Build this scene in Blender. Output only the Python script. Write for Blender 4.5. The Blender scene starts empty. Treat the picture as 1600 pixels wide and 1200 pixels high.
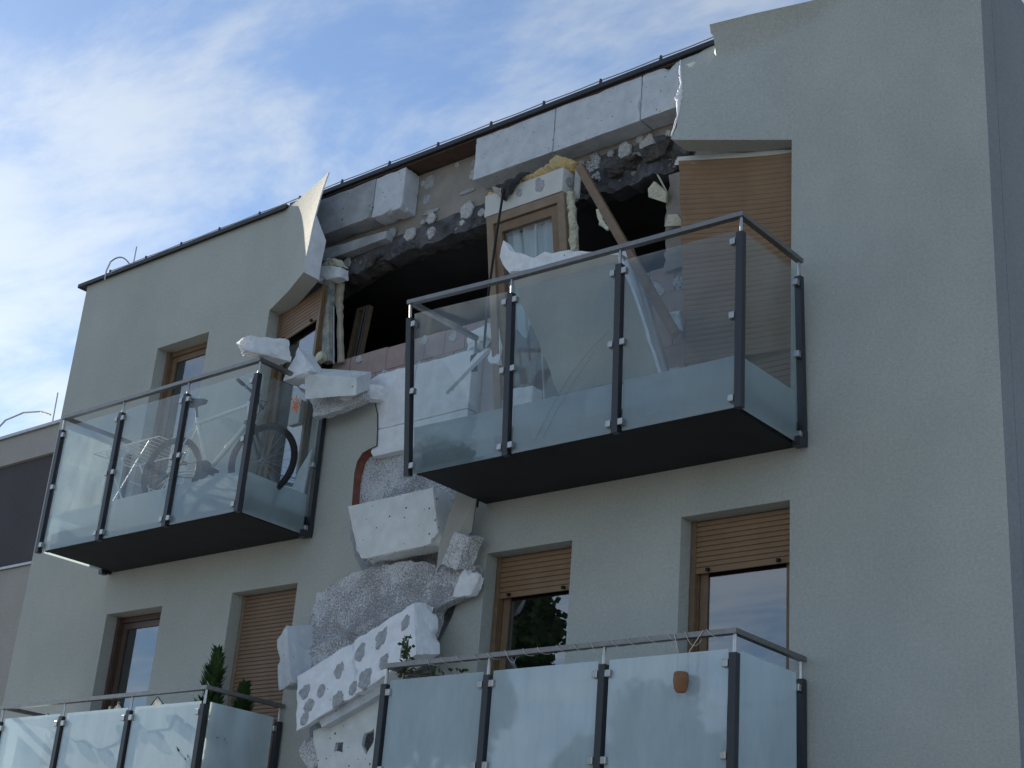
import bpy, bmesh, math, random
from mathutils import Vector, Matrix, noise, geometry
random.seed(7)
scene = bpy.context.scene
col = scene.collection
R = math.radians

# ------------------------------------------------------------------ camera
cam_data = bpy.data.cameras.new('camera')
cam = bpy.data.objects.new('camera', cam_data)
col.objects.link(cam)
cam_data.sensor_width = 36.0
cam_data.lens = 52.570
cam_data.clip_end = 2000.0
CAMROT = [[0.76799, 0.188133, 0.612207], [0.636054, -0.335989, -0.694655], [0.075008, 0.922885, -0.377699]]
cam.matrix_world = Matrix.Translation((0.0, -8.7, 1.6)) @ Matrix(CAMROT).to_4x4()
scene.camera = cam

# ------------------------------------------------------------------ sky and sun
SUN_EL, SUN_BEHIND = R(26.0), R(10.2)          # low sun from the left, a little behind the facade
world = bpy.data.worlds.new('World')
scene.world = world
world.use_nodes = True
wn, wl = world.node_tree.nodes, world.node_tree.links
wn.clear()
w_out = wn.new('ShaderNodeOutputWorld')
w_bg = wn.new('ShaderNodeBackground')
w_bg.inputs['Strength'].default_value = 0.052
w_sky = wn.new('ShaderNodeTexSky')
w_sky.sky_type = 'NISHITA'
w_sky.sun_disc = False
w_sky.sun_elevation = SUN_EL
w_sky.sun_rotation = -(math.pi / 2 - SUN_BEHIND)
w_sky.air_density = 1.0
w_sky.dust_density = 0.15
w_sky.ozone_density = 3.5
tc = wn.new('ShaderNodeTexCoord')
sep = wn.new('ShaderNodeSeparateXYZ')
wl.new(tc.outputs['Generated'], sep.inputs[0])
addz = wn.new('ShaderNodeMath'); addz.operation = 'ADD'; addz.inputs[1].default_value = 0.12
mxz = wn.new('ShaderNodeMath'); mxz.operation = 'MAXIMUM'; mxz.inputs[1].default_value = 0.05
wl.new(sep.outputs['Z'], addz.inputs[0]); wl.new(addz.outputs[0], mxz.inputs[0])
dx = wn.new('ShaderNodeMath'); dx.operation = 'DIVIDE'
dy = wn.new('ShaderNodeMath'); dy.operation = 'DIVIDE'
wl.new(sep.outputs['X'], dx.inputs[0]); wl.new(mxz.outputs[0], dx.inputs[1])
wl.new(sep.outputs['Y'], dy.inputs[0]); wl.new(mxz.outputs[0], dy.inputs[1])
cmb = wn.new('ShaderNodeCombineXYZ')
wl.new(dx.outputs[0], cmb.inputs[0]); wl.new(dy.outputs[0], cmb.inputs[1])
mp = wn.new('ShaderNodeMapping')                 # the cloud layer is a flat sheet high above, streaked by wind
mp.inputs['Rotation'].default_value = (0, 0, R(35))
mp.inputs['Scale'].default_value = (1.0, 1.9, 1.0)
mp.inputs['Location'].default_value = (6.3, 3.1, 0.0)
wl.new(cmb.outputs[0], mp.inputs['Vector'])
n1 = wn.new('ShaderNodeTexNoise'); n1.inputs['Scale'].default_value = 3.0
n1.inputs['Detail'].default_value = 10; n1.inputs['Roughness'].default_value = 0.62; n1.inputs['Distortion'].default_value = 0.25
n2 = wn.new('ShaderNodeTexNoise'); n2.inputs['Scale'].default_value = 0.55; n2.inputs['Detail'].default_value = 3
wl.new(mp.outputs[0], n1.inputs['Vector']); wl.new(mp.outputs[0], n2.inputs['Vector'])
ad = wn.new('ShaderNodeMath'); ad.operation = 'ADD'
wl.new(n1.outputs['Fac'], ad.inputs[0]); wl.new(n2.outputs['Fac'], ad.inputs[1])
rmp = wn.new('ShaderNodeMapRange'); rmp.interpolation_type = 'SMOOTHSTEP'
rmp.inputs['From Min'].default_value = 0.83; rmp.inputs['From Max'].default_value = 1.20
rmp.inputs['To Min'].default_value = 0.05; rmp.inputs['To Max'].default_value = 0.86
wl.new(ad.outputs[0], rmp.inputs['Value'])
mixc = wn.new('ShaderNodeMix'); mixc.data_type = 'RGBA'
wl.new(rmp.outputs['Result'], mixc.inputs['Factor'])
wl.new(w_sky.outputs[0], mixc.inputs['A'])
bw = wn.new('ShaderNodeRGBToBW'); wl.new(w_sky.outputs[0], bw.inputs[0])       # cloud brightness follows the sky's own glow
pwc = wn.new('ShaderNodeMath'); pwc.operation = 'POWER'; pwc.inputs[1].default_value = 0.55; wl.new(bw.outputs[0], pwc.inputs[0])
scl = wn.new('ShaderNodeVectorMath'); scl.operation = 'SCALE'; scl.inputs[0].default_value = (2.55, 2.86, 3.25)
wl.new(pwc.outputs[0], scl.inputs['Scale']); wl.new(scl.outputs[0], mixc.inputs['B'])
wl.new(mixc.outputs['Result'], w_bg.inputs['Color'])
wl.new(w_bg.outputs[0], w_out.inputs['Surface'])

sun_data = bpy.data.lights.new('sun', 'SUN')
sun_data.energy = 4.0
sun_data.angle = R(0.5)
sun_data.color = (1.0, 0.88, 0.73)
sun = bpy.data.objects.new('sun', sun_data)
col.objects.link(sun)
to_sun = Vector((-math.cos(SUN_EL) * math.cos(SUN_BEHIND), math.cos(SUN_EL) * math.sin(SUN_BEHIND), math.sin(SUN_EL)))
sun.rotation_euler = to_sun.to_track_quat('Z', 'Y').to_euler()
sun.location = (-20, 5, 25)
vs = scene.view_settings
vs.view_transform = 'Standard'; vs.look = 'None'; vs.gamma = 1.0; vs.use_curve_mapping = False
vs.exposure = 1.56
scene.cycles.max_bounces = 10
scene.cycles.transparent_max_bounces = 24

# ------------------------------------------------------------------ materials
MATS = {}
def mat(name, c, rough=0.8, metal=0.0, var=0.12, vscale=6.0, bump=0.0, bscale=80.0, c2=None, spec=0.3, streak=False, specks=None):
    """procedural principled material: colour drifts between c and c2 with noise, fine relief from bump"""
    m = bpy.data.materials.new(name); m.use_nodes = True
    nt = m.node_tree; nd, lk = nt.nodes, nt.links
    b = nd['Principled BSDF']
    b.inputs['Roughness'].default_value = rough; b.inputs['Metallic'].default_value = metal
    b.inputs['Specular IOR Level'].default_value = spec
    t = nd.new('ShaderNodeTexCoord')
    vec = t.outputs['Object']
    if streak:
        mpg = nd.new('ShaderNodeMapping'); mpg.inputs['Scale'].default_value = (1.0, 1.0, 0.75)
        lk.new(vec, mpg.inputs['Vector']); vec = mpg.outputs[0]
    n = nd.new('ShaderNodeTexNoise'); n.inputs['Scale'].default_value = vscale; n.inputs['Detail'].default_value = 8
    n.inputs['Roughness'].default_value = 0.6
    lk.new(vec, n.inputs['Vector'])
    if c2 is None: c2 = tuple(min(1, x * (1 + var)) for x in c)
    c1 = tuple(x * (1 - var) for x in c)
    mr = nd.new('ShaderNodeMapRange'); mr.inputs['From Min'].default_value = 0.3; mr.inputs['From Max'].default_value = 0.7
    lk.new(n.outputs['Fac'], mr.inputs['Value'])
    mx = nd.new('ShaderNodeMix'); mx.data_type = 'RGBA'
    mx.inputs['A'].default_value = (*c1, 1); mx.inputs['B'].default_value = (*c2, 1)
    lk.new(mr.outputs['Result'], mx.inputs['Factor'])
    colour = mx.outputs['Result']
    if specks:                                   # (scale, radius, colour): small pits scattered over the surface
        v = nd.new('ShaderNodeTexVoronoi'); v.inputs['Scale'].default_value = specks[0]
        lk.new(t.outputs['Object'], v.inputs['Vector'])
        sepc = nd.new('ShaderNodeSeparateColor'); lk.new(v.outputs['Color'], sepc.inputs[0])
        rad = nd.new('ShaderNodeMath'); rad.operation = 'MULTIPLY'; rad.inputs[1].default_value = specks[1]
        pw = nd.new('ShaderNodeMath'); pw.operation = 'POWER'; pw.inputs[1].default_value = 3.0
        lk.new(sepc.outputs[0], pw.inputs[0]); lk.new(pw.outputs[0], rad.inputs[0])
        lt = nd.new('ShaderNodeMath'); lt.operation = 'LESS_THAN'
        lk.new(v.outputs['Distance'], lt.inputs[0]); lk.new(rad.outputs[0], lt.inputs[1])
        mx2 = nd.new('ShaderNodeMix'); mx2.data_type = 'RGBA'
        lk.new(lt.outputs[0], mx2.inputs['Factor']); lk.new(colour, mx2.inputs['A'])
        mx2.inputs['B'].default_value = (*specks[2], 1); colour = mx2.outputs['Result']
    lk.new(colour, b.inputs['Base Color'])
    if bump:
        nb = nd.new('ShaderNodeTexNoise'); nb.inputs['Scale'].default_value = bscale; nb.inputs['Detail'].default_value = 5
        lk.new(t.outputs['Object'], nb.inputs['Vector'])
        bp = nd.new('ShaderNodeBump'); bp.inputs['Strength'].default_value = bump; bp.inputs['Distance'].default_value = 0.02
        lk.new(nb.outputs['Fac'], bp.inputs['Height']); lk.new(bp.outputs[0], b.inputs['Normal'])
    MATS[name] = m
    return m

def plaster_mat(name, ca, cb):
    m = mat(name, ca, 0.92, var=0.0, c2=cb, vscale=1.1, bump=0.35, bscale=90.0, spec=0.15, streak=True)
    nt = m.node_tree; nd, lk = nt.nodes, nt.links
    b = nd['Principled BSDF']
    src = b.inputs['Base Color'].links[0].from_socket
    t = nd.new('ShaderNodeTexCoord')
    n = nd.new('ShaderNodeTexNoise'); n.inputs['Scale'].default_value = 45; n.inputs['Detail'].default_value = 6; n.inputs['Roughness'].default_value = 0.75
    lk.new(t.outputs['Object'], n.inputs['Vector'])
    mr = nd.new('ShaderNodeMapRange'); mr.inputs['From Min'].default_value = 0.25; mr.inputs['From Max'].default_value = 0.75
    mr.inputs['To Min'].default_value = 0.80; mr.inputs['To Max'].default_value = 1.17
    lk.new(n.outputs['Fac'], mr.inputs['Value'])
    mm = nd.new('ShaderNodeVectorMath'); mm.operation = 'SCALE'
    lk.new(src, mm.inputs[0]); lk.new(mr.outputs[0], mm.inputs['Scale'])
    lk.new(mm.outputs[0], b.inputs['Base Color'])
    return m

def crumb_mat(name, dark, light, scale, thr):
    """grey adhesive mortar with white foam beads torn off and stuck on it"""
    m = bpy.data.materials.new(name); m.use_nodes = True
    nd, lk = m.node_tree.nodes, m.node_tree.links
    b = nd['Principled BSDF']; b.inputs['Roughness'].default_value = 0.95; b.inputs['Specular IOR Level'].default_value = 0.1
    t = nd.new('ShaderNodeTexCoord')
    n = nd.new('ShaderNodeTexNoise'); n.inputs['Scale'].default_value = scale; n.inputs['Detail'].default_value = 5; n.inputs['Roughness'].default_value = 0.75
    n2 = nd.new('ShaderNodeTexNoise'); n2.inputs['Scale'].default_value = 4.0; n2.inputs['Detail'].default_value = 4
    lk.new(t.outputs['Object'], n.inputs['Vector']); lk.new(t.outputs['Object'], n2.inputs['Vector'])
    a = nd.new('ShaderNodeMath'); a.operation = 'MULTIPLY_ADD'; a.inputs[1].default_value = 0.34
    lk.new(n2.outputs['Fac'], a.inputs[0]); lk.new(n.outputs['Fac'], a.inputs[2])
    mr = nd.new('ShaderNodeMapRange'); mr.inputs['From Min'].default_value = thr - 0.05; mr.inputs['From Max'].default_value = thr + 0.05
    lk.new(a.outputs[0], mr.inputs['Value'])
    mx = nd.new('ShaderNodeMix'); mx.data_type = 'RGBA'
    mx.inputs['A'].default_value = (*dark, 1); mx.inputs['B'].default_value = (*light, 1)
    lk.new(mr.outputs['Result'], mx.inputs['Factor']); lk.new(mx.outputs['Result'], b.inputs['Base Color'])
    bp = nd.new('ShaderNodeBump'); bp.inputs['Strength'].default_value = 0.8; bp.inputs['Distance'].default_value = 0.02
    lk.new(a.outputs[0], bp.inputs['Height']); lk.new(bp.outputs[0], b.inputs['Normal'])
    MATS[name] = m
    return m

def glass_mat(name, tint, haze, haze_col, rough=0.0, ior=1.5, transl=0.5):
    """pane: mirror reflection by Fresnel, tinted see-through, and a film of dust or frosting (haze)"""
    m = bpy.data.materials.new(name); m.use_nodes = True
    nd, lk = m.node_tree.nodes, m.node_tree.links; nd.clear()
    o = nd.new('ShaderNodeOutputMaterial')
    tr = nd.new('ShaderNodeBsdfTransparent'); tr.inputs['Color'].default_value = (*tint, 1)
    df = nd.new('ShaderNodeBsdfDiffuse'); df.inputs['Color'].default_value = (*haze_col, 1)
    tl = nd.new('ShaderNodeBsdfTranslucent'); tl.inputs['Color'].default_value = (*haze_col, 1)
    gl = nd.new('ShaderNodeBsdfGlossy'); gl.inputs['Roughness'].default_value = rough; gl.inputs['Color'].default_value = (0.95, 0.97, 1, 1)
    lw = nd.new('ShaderNodeLayerWeight'); lw.inputs['Blend'].default_value = 0.5     # thin pane: Schlick, alike from both sides
    f0 = ((ior-1)/(ior+1))**2
    pw = nd.new('ShaderNodeMath'); pw.operation = 'POWER'; pw.inputs[1].default_value = 5.0
    fr = nd.new('ShaderNodeMath'); fr.operation = 'MULTIPLY_ADD'; fr.inputs[1].default_value = 1-f0; fr.inputs[2].default_value = f0
    lk.new(lw.outputs['Facing'], pw.inputs[0]); lk.new(pw.outputs[0], fr.inputs[0])
    hz = nd.new('ShaderNodeMixShader'); hz.inputs[0].default_value = transl
    lk.new(df.outputs[0], hz.inputs[1]); lk.new(tl.outputs[0], hz.inputs[2])
    mh = nd.new('ShaderNodeMixShader')
    t = nd.new('ShaderNodeTexCoord'); n = nd.new('ShaderNodeTexNoise'); n.inputs['Scale'].default_value = 3.2; n.inputs['Detail'].default_value = 9; n.inputs['Roughness'].default_value = 0.65
    sm_ = nd.new('ShaderNodeMapping'); sm_.inputs['Scale'].default_value = (1.6, 1.6, 0.5)
    lk.new(t.outputs['Object'], sm_.inputs['Vector']); lk.new(sm_.outputs[0], n.inputs['Vector'])
    mr = nd.new('ShaderNodeMapRange'); mr.inputs['From Min'].default_value = 0.3; mr.inputs['From Max'].default_value = 0.7
    mr.inputs['To Min'].default_value = haze * (0.35 if haze < 0.5 else 0.86); mr.inputs['To Max'].default_value = min(1, haze * (1.9 if haze < 0.5 else 1.12))
    lk.new(n.outputs['Fac'], mr.inputs['Value']); lk.new(mr.outputs[0], mh.inputs[0])
    lk.new(tr.outputs[0], mh.inputs[1]); lk.new(hz.outputs[0], mh.inputs[2])
    mf = nd.new('ShaderNodeMixShader')
    lk.new(fr.outputs[0], mf.inputs[0]); lk.new(mh.outputs[0], mf.inputs[1]); lk.new(gl.outputs[0], mf.inputs[2])
    lk.new(mf.outputs[0], o.inputs['Surface'])
    MATS[name] = m
    return m

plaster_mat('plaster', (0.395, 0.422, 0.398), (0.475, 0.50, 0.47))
plaster_mat('plaster_side_shade', (0.22, 0.24, 0.25), (0.26, 0.28, 0.29))  # shade of the right end wall, away from the sun, mixed into its plaster
plaster_mat('plaster_pale', (0.32, 0.315, 0.30), (0.37, 0.365, 0.35))
plaster_mat('plaster_dark', (0.075, 0.072, 0.082), (0.09, 0.087, 0.097))
mat('foam', (0.56, 0.61, 0.66), 0.9, var=0.14, vscale=7, bump=0.5, bscale=110, spec=0.1, specks=(26, 0.20, (0.07, 0.07, 0.07)))
mat('foam_clean', (0.80, 0.84, 0.88), 0.9, var=0.10, vscale=9, bump=0.5, bscale=110, spec=0.1, specks=(14, 0.10, (0.15, 0.15, 0.15)))
mat('foam_old', (0.66, 0.71, 0.71), 0.9, var=0.12, vscale=6, bump=0.4, bscale=110, spec=0.1, specks=(22, 0.24, (0.06, 0.06, 0.055)))
mat('foam_soot', (0.36, 0.38, 0.40), 0.9, var=0.25, vscale=4, bump=0.25, bscale=160, spec=0.1, specks=(24, 0.25, (0.05, 0.05, 0.05)))
crumb_mat('crumb', (0.30, 0.30, 0.315), (0.72, 0.76, 0.80), 80, 0.685)
crumb_mat('crumb_pale', (0.36, 0.36, 0.37), (0.76, 0.79, 0.83), 75, 0.65)
crumb_mat('dab', (0.16, 0.16, 0.165), (0.66, 0.67, 0.68), 80, 0.66)
mat('dab_grey', (0.36, 0.38, 0.40), 0.9, var=0.25, vscale=30, bump=0.6, bscale=70)
mat('dab_white', (0.46, 0.47, 0.475), 0.95, var=0.3, vscale=40, bump=0.6, bscale=70)
mat('edge_brown', (0.13, 0.105, 0.09), 0.95, var=0.25, vscale=12, bump=0.5)
mat('edge_red', (0.24, 0.10, 0.07), 0.95, var=0.25, vscale=12, bump=0.5)
mat('mortar_wall', (0.29, 0.27, 0.24), 0.95, var=0.18, vscale=3.5, bump=0.5, bscale=50)
mat('lintel', (0.075, 0.08, 0.092), 0.92, var=0.45, c2=(0.165, 0.17, 0.185), vscale=5.5, bump=1.0, bscale=45)
mat('rubble', (0.085, 0.08, 0.076), 0.95, var=0.45, vscale=9, bump=1.0, bscale=40)
mat('concrete', (0.20, 0.19, 0.175), 0.95, var=0.2, vscale=6, bump=0.5, bscale=40)
mat('clay', (0.36, 0.28, 0.265), 0.95, var=0.10, vscale=10, bump=0.4, bscale=60)
mat('room_shade', (0.075, 0.078, 0.085), 0.95, var=0.4, vscale=1.5)  # the shade inside the rooms is put into this dark surface colour
mat('dark_slab', (0.017, 0.020, 0.024), 0.7, var=0.25, vscale=3)
mat('anthracite', (0.024, 0.028, 0.036), 0.38, var=0.1, vscale=20, spec=0.5)
mat('steel', (0.42, 0.42, 0.41), 0.30, metal=0.9, var=0.08, vscale=25)
mat('rail_steel', (0.24, 0.235, 0.23), 0.38, metal=0.75, var=0.12, vscale=25)
mat('zinc', (0.40, 0.41, 0.42), 0.45, metal=0.7, var=0.1, vscale=15)
mat('roof_metal', (0.045, 0.047, 0.052), 0.45, metal=0.3, var=0.15, vscale=10)
mat('soffit_wood', (0.085, 0.055, 0.042), 0.8, var=0.25, vscale=10, bump=0.3)
mat('brown_frame', (0.185, 0.122, 0.072), 0.45, var=0.16, vscale=14, spec=0.4, bump=0.05)
mat('dark_frame', (0.085, 0.055, 0.045), 0.45, var=0.15, vscale=14, spec=0.4)
mat('oak_frame', (0.235, 0.175, 0.12), 0.5, var=0.15, vscale=14, spec=0.4)
mat('shutter', (0.235, 0.148, 0.083), 0.5, var=0.10, vscale=5, spec=0.35, bump=0.04)
mat('shutter_dull', (0.21, 0.138, 0.09), 0.55, var=0.10, vscale=5, spec=0.35)
mat('black', (0.012, 0.012, 0.013), 0.6, var=0.1)
mat('cloth', (0.055, 0.055, 0.06), 0.85, var=0.3, vscale=12, bump=0.3)
mat('cloth_light', (0.42, 0.39, 0.36), 0.9, var=0.2, vscale=12, bump=0.3)
mat('pu_foam', (0.60, 0.53, 0.32), 0.9, var=0.2, c2=(0.62, 0.40, 0.13), vscale=5, bump=0.9, bscale=40)
mat('pu_pale', (0.58, 0.57, 0.45), 0.9, var=0.15, vscale=14, bump=0.9, bscale=40)
mat('box_white', (0.55, 0.57, 0.55), 0.6, var=0.06, vscale=8, bump=0.05)
mat('paper', (0.42, 0.385, 0.30), 0.9, var=0.2, vscale=9, bump=0.4, bscale=30)
mat('tape_blue', (0.20, 0.30, 0.40), 0.8, var=0.5, c2=(0.50, 0.48, 0.38), vscale=9, bump=0.4, bscale=40)
mat('lilac', (0.36, 0.34, 0.37), 0.9, var=0.06, vscale=5)
mat('curtain', (0.62, 0.66, 0.70), 0.9, var=0.06, vscale=6)
mat('white_paint', (0.74, 0.75, 0.76), 0.5, var=0.04, spec=0.4)
mat('bike_frame', (0.72, 0.74, 0.72), 0.3, var=0.03, spec=0.5)
mat('rubber', (0.018, 0.018, 0.019), 0.8, var=0.2)
mat('thuja', (0.035, 0.075, 0.022), 0.8, var=0.4, vscale=12)
mat('leaf', (0.045, 0.085, 0.02), 0.7, var=0.45, vscale=2)
mat('bark', (0.09, 0.065, 0.045), 0.95, var=0.3, vscale=8, bump=0.8, bscale=20)
mat('terracotta', (0.30, 0.13, 0.07), 0.85, var=0.15, vscale=10)
mat('wood_pot', (0.23, 0.115, 0.06), 0.7, var=0.2, vscale=20)
mat('red_petal', (0.42, 0.03, 0.03), 0.7, var=0.2, vscale=30)
mat('yellow_petal', (0.75, 0.55, 0.02), 0.7, var=0.1)
mat('orange', (0.9, 0.22, 0.04), 0.7, var=0.2, vscale=30)
mat('cord', (0.55, 0.54, 0.50), 0.8, var=0.1)
mat('paving', (0.125, 0.130, 0.135), 0.9, var=0.15, vscale=0.8, bump=0.3, bscale=30)
mat('grass', (0.150, 0.185, 0.095), 0.95, var=0.35, vscale=0.7, bump=0.6, bscale=30)
mat('render_panel', (0.36, 0.36, 0.33), 0.92, var=0.1, vscale=3, bump=0.25, bscale=90, spec=0.15)
glass_mat('glass_clear', (0.895, 0.94, 0.95), 0.065, (0.60, 0.66, 0.68), ior=1.45, transl=0.6)
glass_mat('glass_frost', (0.6, 0.7, 0.72), 0.90, (0.68, 0.83, 0.90), rough=0.03, ior=1.8, transl=0.45)
glass_mat('glass_film', (0.7, 0.75, 0.76), 0.80, (0.60, 0.66, 0.69), rough=0.05, ior=1.5, transl=0.55)
glass_mat('glass_edge', (0.96, 0.975, 0.975), 0.03, (0.6, 0.68, 0.7))
glass_mat('glass_window', (0.30, 0.34, 0.36), 0.02, (0.5, 0.5, 0.5), ior=2.8)
glass_mat('glass_bulb', (0.90, 0.93, 0.93), 0.18, (0.7, 0.7, 0.68))

# ------------------------------------------------------------------ mesh helpers
def thing(name, label, cat, loc=(0, 0, 0), group=None):
    o = bpy.data.objects.new(name, None); col.objects.link(o)
    o.location = loc; o.empty_display_size = 0.1
    o['label'] = label; o['category'] = cat
    if group: o['group'] = group
    return o
def tag(o, label, cat, group=None, kind=None):
    o['label'] = label
    if cat: o['category'] = cat
    if group: o['group'] = group
    if kind: o['kind'] = kind
    return o
def root_of(p):
    v = Vector((0, 0, 0))
    while p: v += p.location; p = p.parent
    return v
class MB:
    """collects shapes in world coordinates and links them as one mesh object"""
    def __init__(s): s.v = []; s.f = []; s.mi = []
    def add(s, vs, fs, mi=0):
        b = len(s.v); s.v += [tuple(v) for v in vs]
        for f in fs: s.f.append(tuple(b + i for i in f)); s.mi.append(mi)
        return s
    def box(s, x0, x1, y0, y1, z0, z1, mi=0):
        return s.add([(x0,y0,z0),(x1,y0,z0),(x1,y1,z0),(x0,y1,z0),(x0,y0,z1),(x1,y0,z1),(x1,y1,z1),(x0,y1,z1)],
                     [(0,3,2,1),(4,5,6,7),(0,1,5,4),(1,2,6,5),(2,3,7,6),(3,0,4,7)], mi)
    def hexa(s, p, mi=0):     # p: 8 points, four of one face then the four opposite
        return s.add(p, [(0,1,2,3),(7,6,5,4),(0,4,5,1),(1,5,6,2),(2,6,7,3),(3,7,4,0)], mi)
    def bar(s, a, b, w, h, up=(0,0,1), mi=0):
        a, b = Vector(a), Vector(b); d = (b - a).normalized(); up = Vector(up)
        if abs(d.dot(up)) > 0.95: up = Vector((0, 1, 0))
        sd = d.cross(up).normalized(); u = sd.cross(d).normalized()
        q = [sd*(-w/2)+u*(-h/2), sd*(w/2)+u*(-h/2), sd*(w/2)+u*(h/2), sd*(-w/2)+u*(h/2)]
        return s.hexa([a+k for k in q] + [b+k for k in q], mi)
    def tube(s, pts, r, n=8, closed=False, mi=0):
        pts = [Vector(p) for p in pts]; m = len(pts); rings = []
        rr = r if isinstance(r, (list, tuple)) else [r]*m
        prev = None
        for i, p in enumerate(pts):
            if closed: d = pts[(i+1) % m] - pts[i-1]
            else: d = pts[min(i+1, m-1)] - pts[max(i-1, 0)]
            d.normalize()
            if prev is None:
                u = Vector((0,0,1)) if abs(d.z) < 0.9 else Vector((1,0,0))
                u = (u - d*u.dot(d)).normalized()
            else:
                u = (prev - d*prev.dot(d)).normalized()
            prev = u; w = d.cross(u)
            rings.append([p + (u*math.cos(2*math.pi*k/n) + w*math.sin(2*math.pi*k/n))*rr[i] for k in range(n)])
        vs = [v for rg in rings for v in rg]; fs = []
        for i in range(m if closed else m-1):
            j = (i+1) % m
            for k in range(n):
                fs.append((i*n+k, i*n+(k+1) % n, j*n+(k+1) % n, j*n+k))
        if not closed: fs += [tuple(range(n-1, -1, -1)), tuple((m-1)*n+k for k in range(n))]
        return s.add(vs, fs, mi)
    def lathe(s, c, prof, n=16, mi=0):
        c = Vector(c); vs = []; fs = []
        for r, z in prof:
            for k in range(n): vs.append(c + Vector((r*math.cos(2*math.pi*k/n), r*math.sin(2*math.pi*k/n), z)))
        for i in range(len(prof)-1):
            for k in range(n): fs.append((i*n+k, i*n+(k+1) % n, (i+1)*n+(k+1) % n, (i+1)*n+k))
        fs += [tuple(range(n-1, -1, -1)), tuple((len(prof)-1)*n+k for k in range(n))]
        return s.add(vs, fs, mi)
    def build(s, name, material, parent=None, smooth=False, swing=None):
        off = root_of(parent)
        me = bpy.data.meshes.new(name)
        vs = s.v if swing is None else [swing(v) for v in s.v]
        me.from_pydata([tuple(Vector(v) - off) for v in vs], [], s.f)
        for m in (material if isinstance(material, (list, tuple)) else [material]): me.materials.append(MATS[m])
        for p, i in zip(me.polygons, s.mi):
            p.material_index = i; p.use_smooth = smooth
        bm = bmesh.new(); bm.from_mesh(me); bmesh.ops.recalc_face_normals(bm, faces=bm.faces); bm.to_mesh(me); bm.free()
        if smooth: me.set_sharp_from_angle(angle=R(40))
        me.update()
        o = bpy.data.objects.new(name, me); col.objects.link(o); o.parent = parent
        return o

def inside(p, poly):
    x, z = p; r = False; n = len(poly)
    for i in range(n):
        x0, z0 = poly[i]; x1, z1 = poly[i-1]
        if (z0 > z) != (z1 > z) and x < (x1-x0)*(z-z0)/(z1-z0)+x0: r = not r
    return r
def rag(pts, step=0.08, amp=0.02, seed=0):
    """break the segments of an open line into a torn edge"""
    out = []
    for (a, b) in zip(pts[:-1], pts[1:]):
        L = math.hypot(b[0]-a[0], b[1]-a[1]); n = max(1, int(L/step))
        for k in range(n):
            t = k/n; x, z = a[0]+(b[0]-a[0])*t, a[1]+(b[1]-a[1])*t
            if k: 
                q = noise.noise_vector(Vector((x*9+seed, z*9, seed*1.7)))
                x += q.x*amp*1.6; z += q.y*amp*1.6
            out.append((x, z))
    out.append(pts[-1]); return out
def sheet(outer, holes, yfun, tfun, grid, region=None, sidefun=None, backfun=None, jit=0.0):
    """a slab with the given outline in the (x, z) plane and holes; yfun places its face, tfun is its thickness"""
    V = []; E = []
    def ring(pl):
        b = len(V); n = len(pl)
        for p in pl: V.append(Vector(p))
        for i in range(n): E.append((b+i, b+(i+1) % n))
    ring(outer)
    for h in holes: ring(h)
    nb = len(V)
    xs = [p[0] for p in outer]; zs = [p[1] for p in outer]
    def fill(x0, x1, z0, z1, g):
        nx, nz = int((x1-x0)/g), int((z1-z0)/g)
        for i in range(nx+1):
            for j in range(nz+1):
                p = (x0+(i+0.5)*g + random.uniform(-jit, jit)*g, z0+(j+0.5)*g + random.uniform(-jit, jit)*g)
                if inside(p, outer) and not any(inside(p, h) for h in holes): V.append(Vector(p))
    if region: 
        for r in region: fill(*r)
    elif grid: fill(min(xs), max(xs), min(zs), max(zs), grid)
    v2, e2, f2, ov, oe, of_ = geometry.delaunay_2d_cdt(V, E, [], 0, 1e-5)
    tris = []
    for f in f2:
        c = ((v2[f[0]][0]+v2[f[1]][0]+v2[f[2]][0])/3, (v2[f[0]][1]+v2[f[1]][1]+v2[f[2]][1])/3)
        if inside(c, outer) and not any(inside(c, h) for h in holes): tris.append(tuple(f))
    mb = MB(); n = len(v2)
    front = [(p[0], yfun(p[0], p[1]), p[1]) for p in v2]
    back = [(p[0], yfun(p[0], p[1]) + tfun(p[0], p[1]) + (backfun(p[0], p[1]) if backfun else 0), p[1]) for p in v2]
    mb.v = front + back
    cnt = {}
    for t in tris:
        mb.f.append(t); mb.mi.append(0)
        mb.f.append((t[2]+n, t[1]+n, t[0]+n)); mb.mi.append(1)
        for i in range(3):
            e = (t[i], t[(i+1) % 3]); cnt.setdefault(tuple(sorted(e)), []).append(e)
    for k, l in cnt.items():
        if len(l) == 1:
            a, b = l[0]
            cx, cz = (v2[a][0]+v2[b][0])/2, (v2[a][1]+v2[b][1])/2
            mb.f.append((a, b, b+n, a+n)); mb.mi.append(sidefun(cx, cz) if sidefun else 0)
    used = sorted({i for f in mb.f for i in f}); re = {o: i for i, o in enumerate(used)}
    mb.v = [mb.v[i] for i in used]; mb.f = [tuple(re[i] for i in f) for f in mb.f]
    return mb
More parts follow.
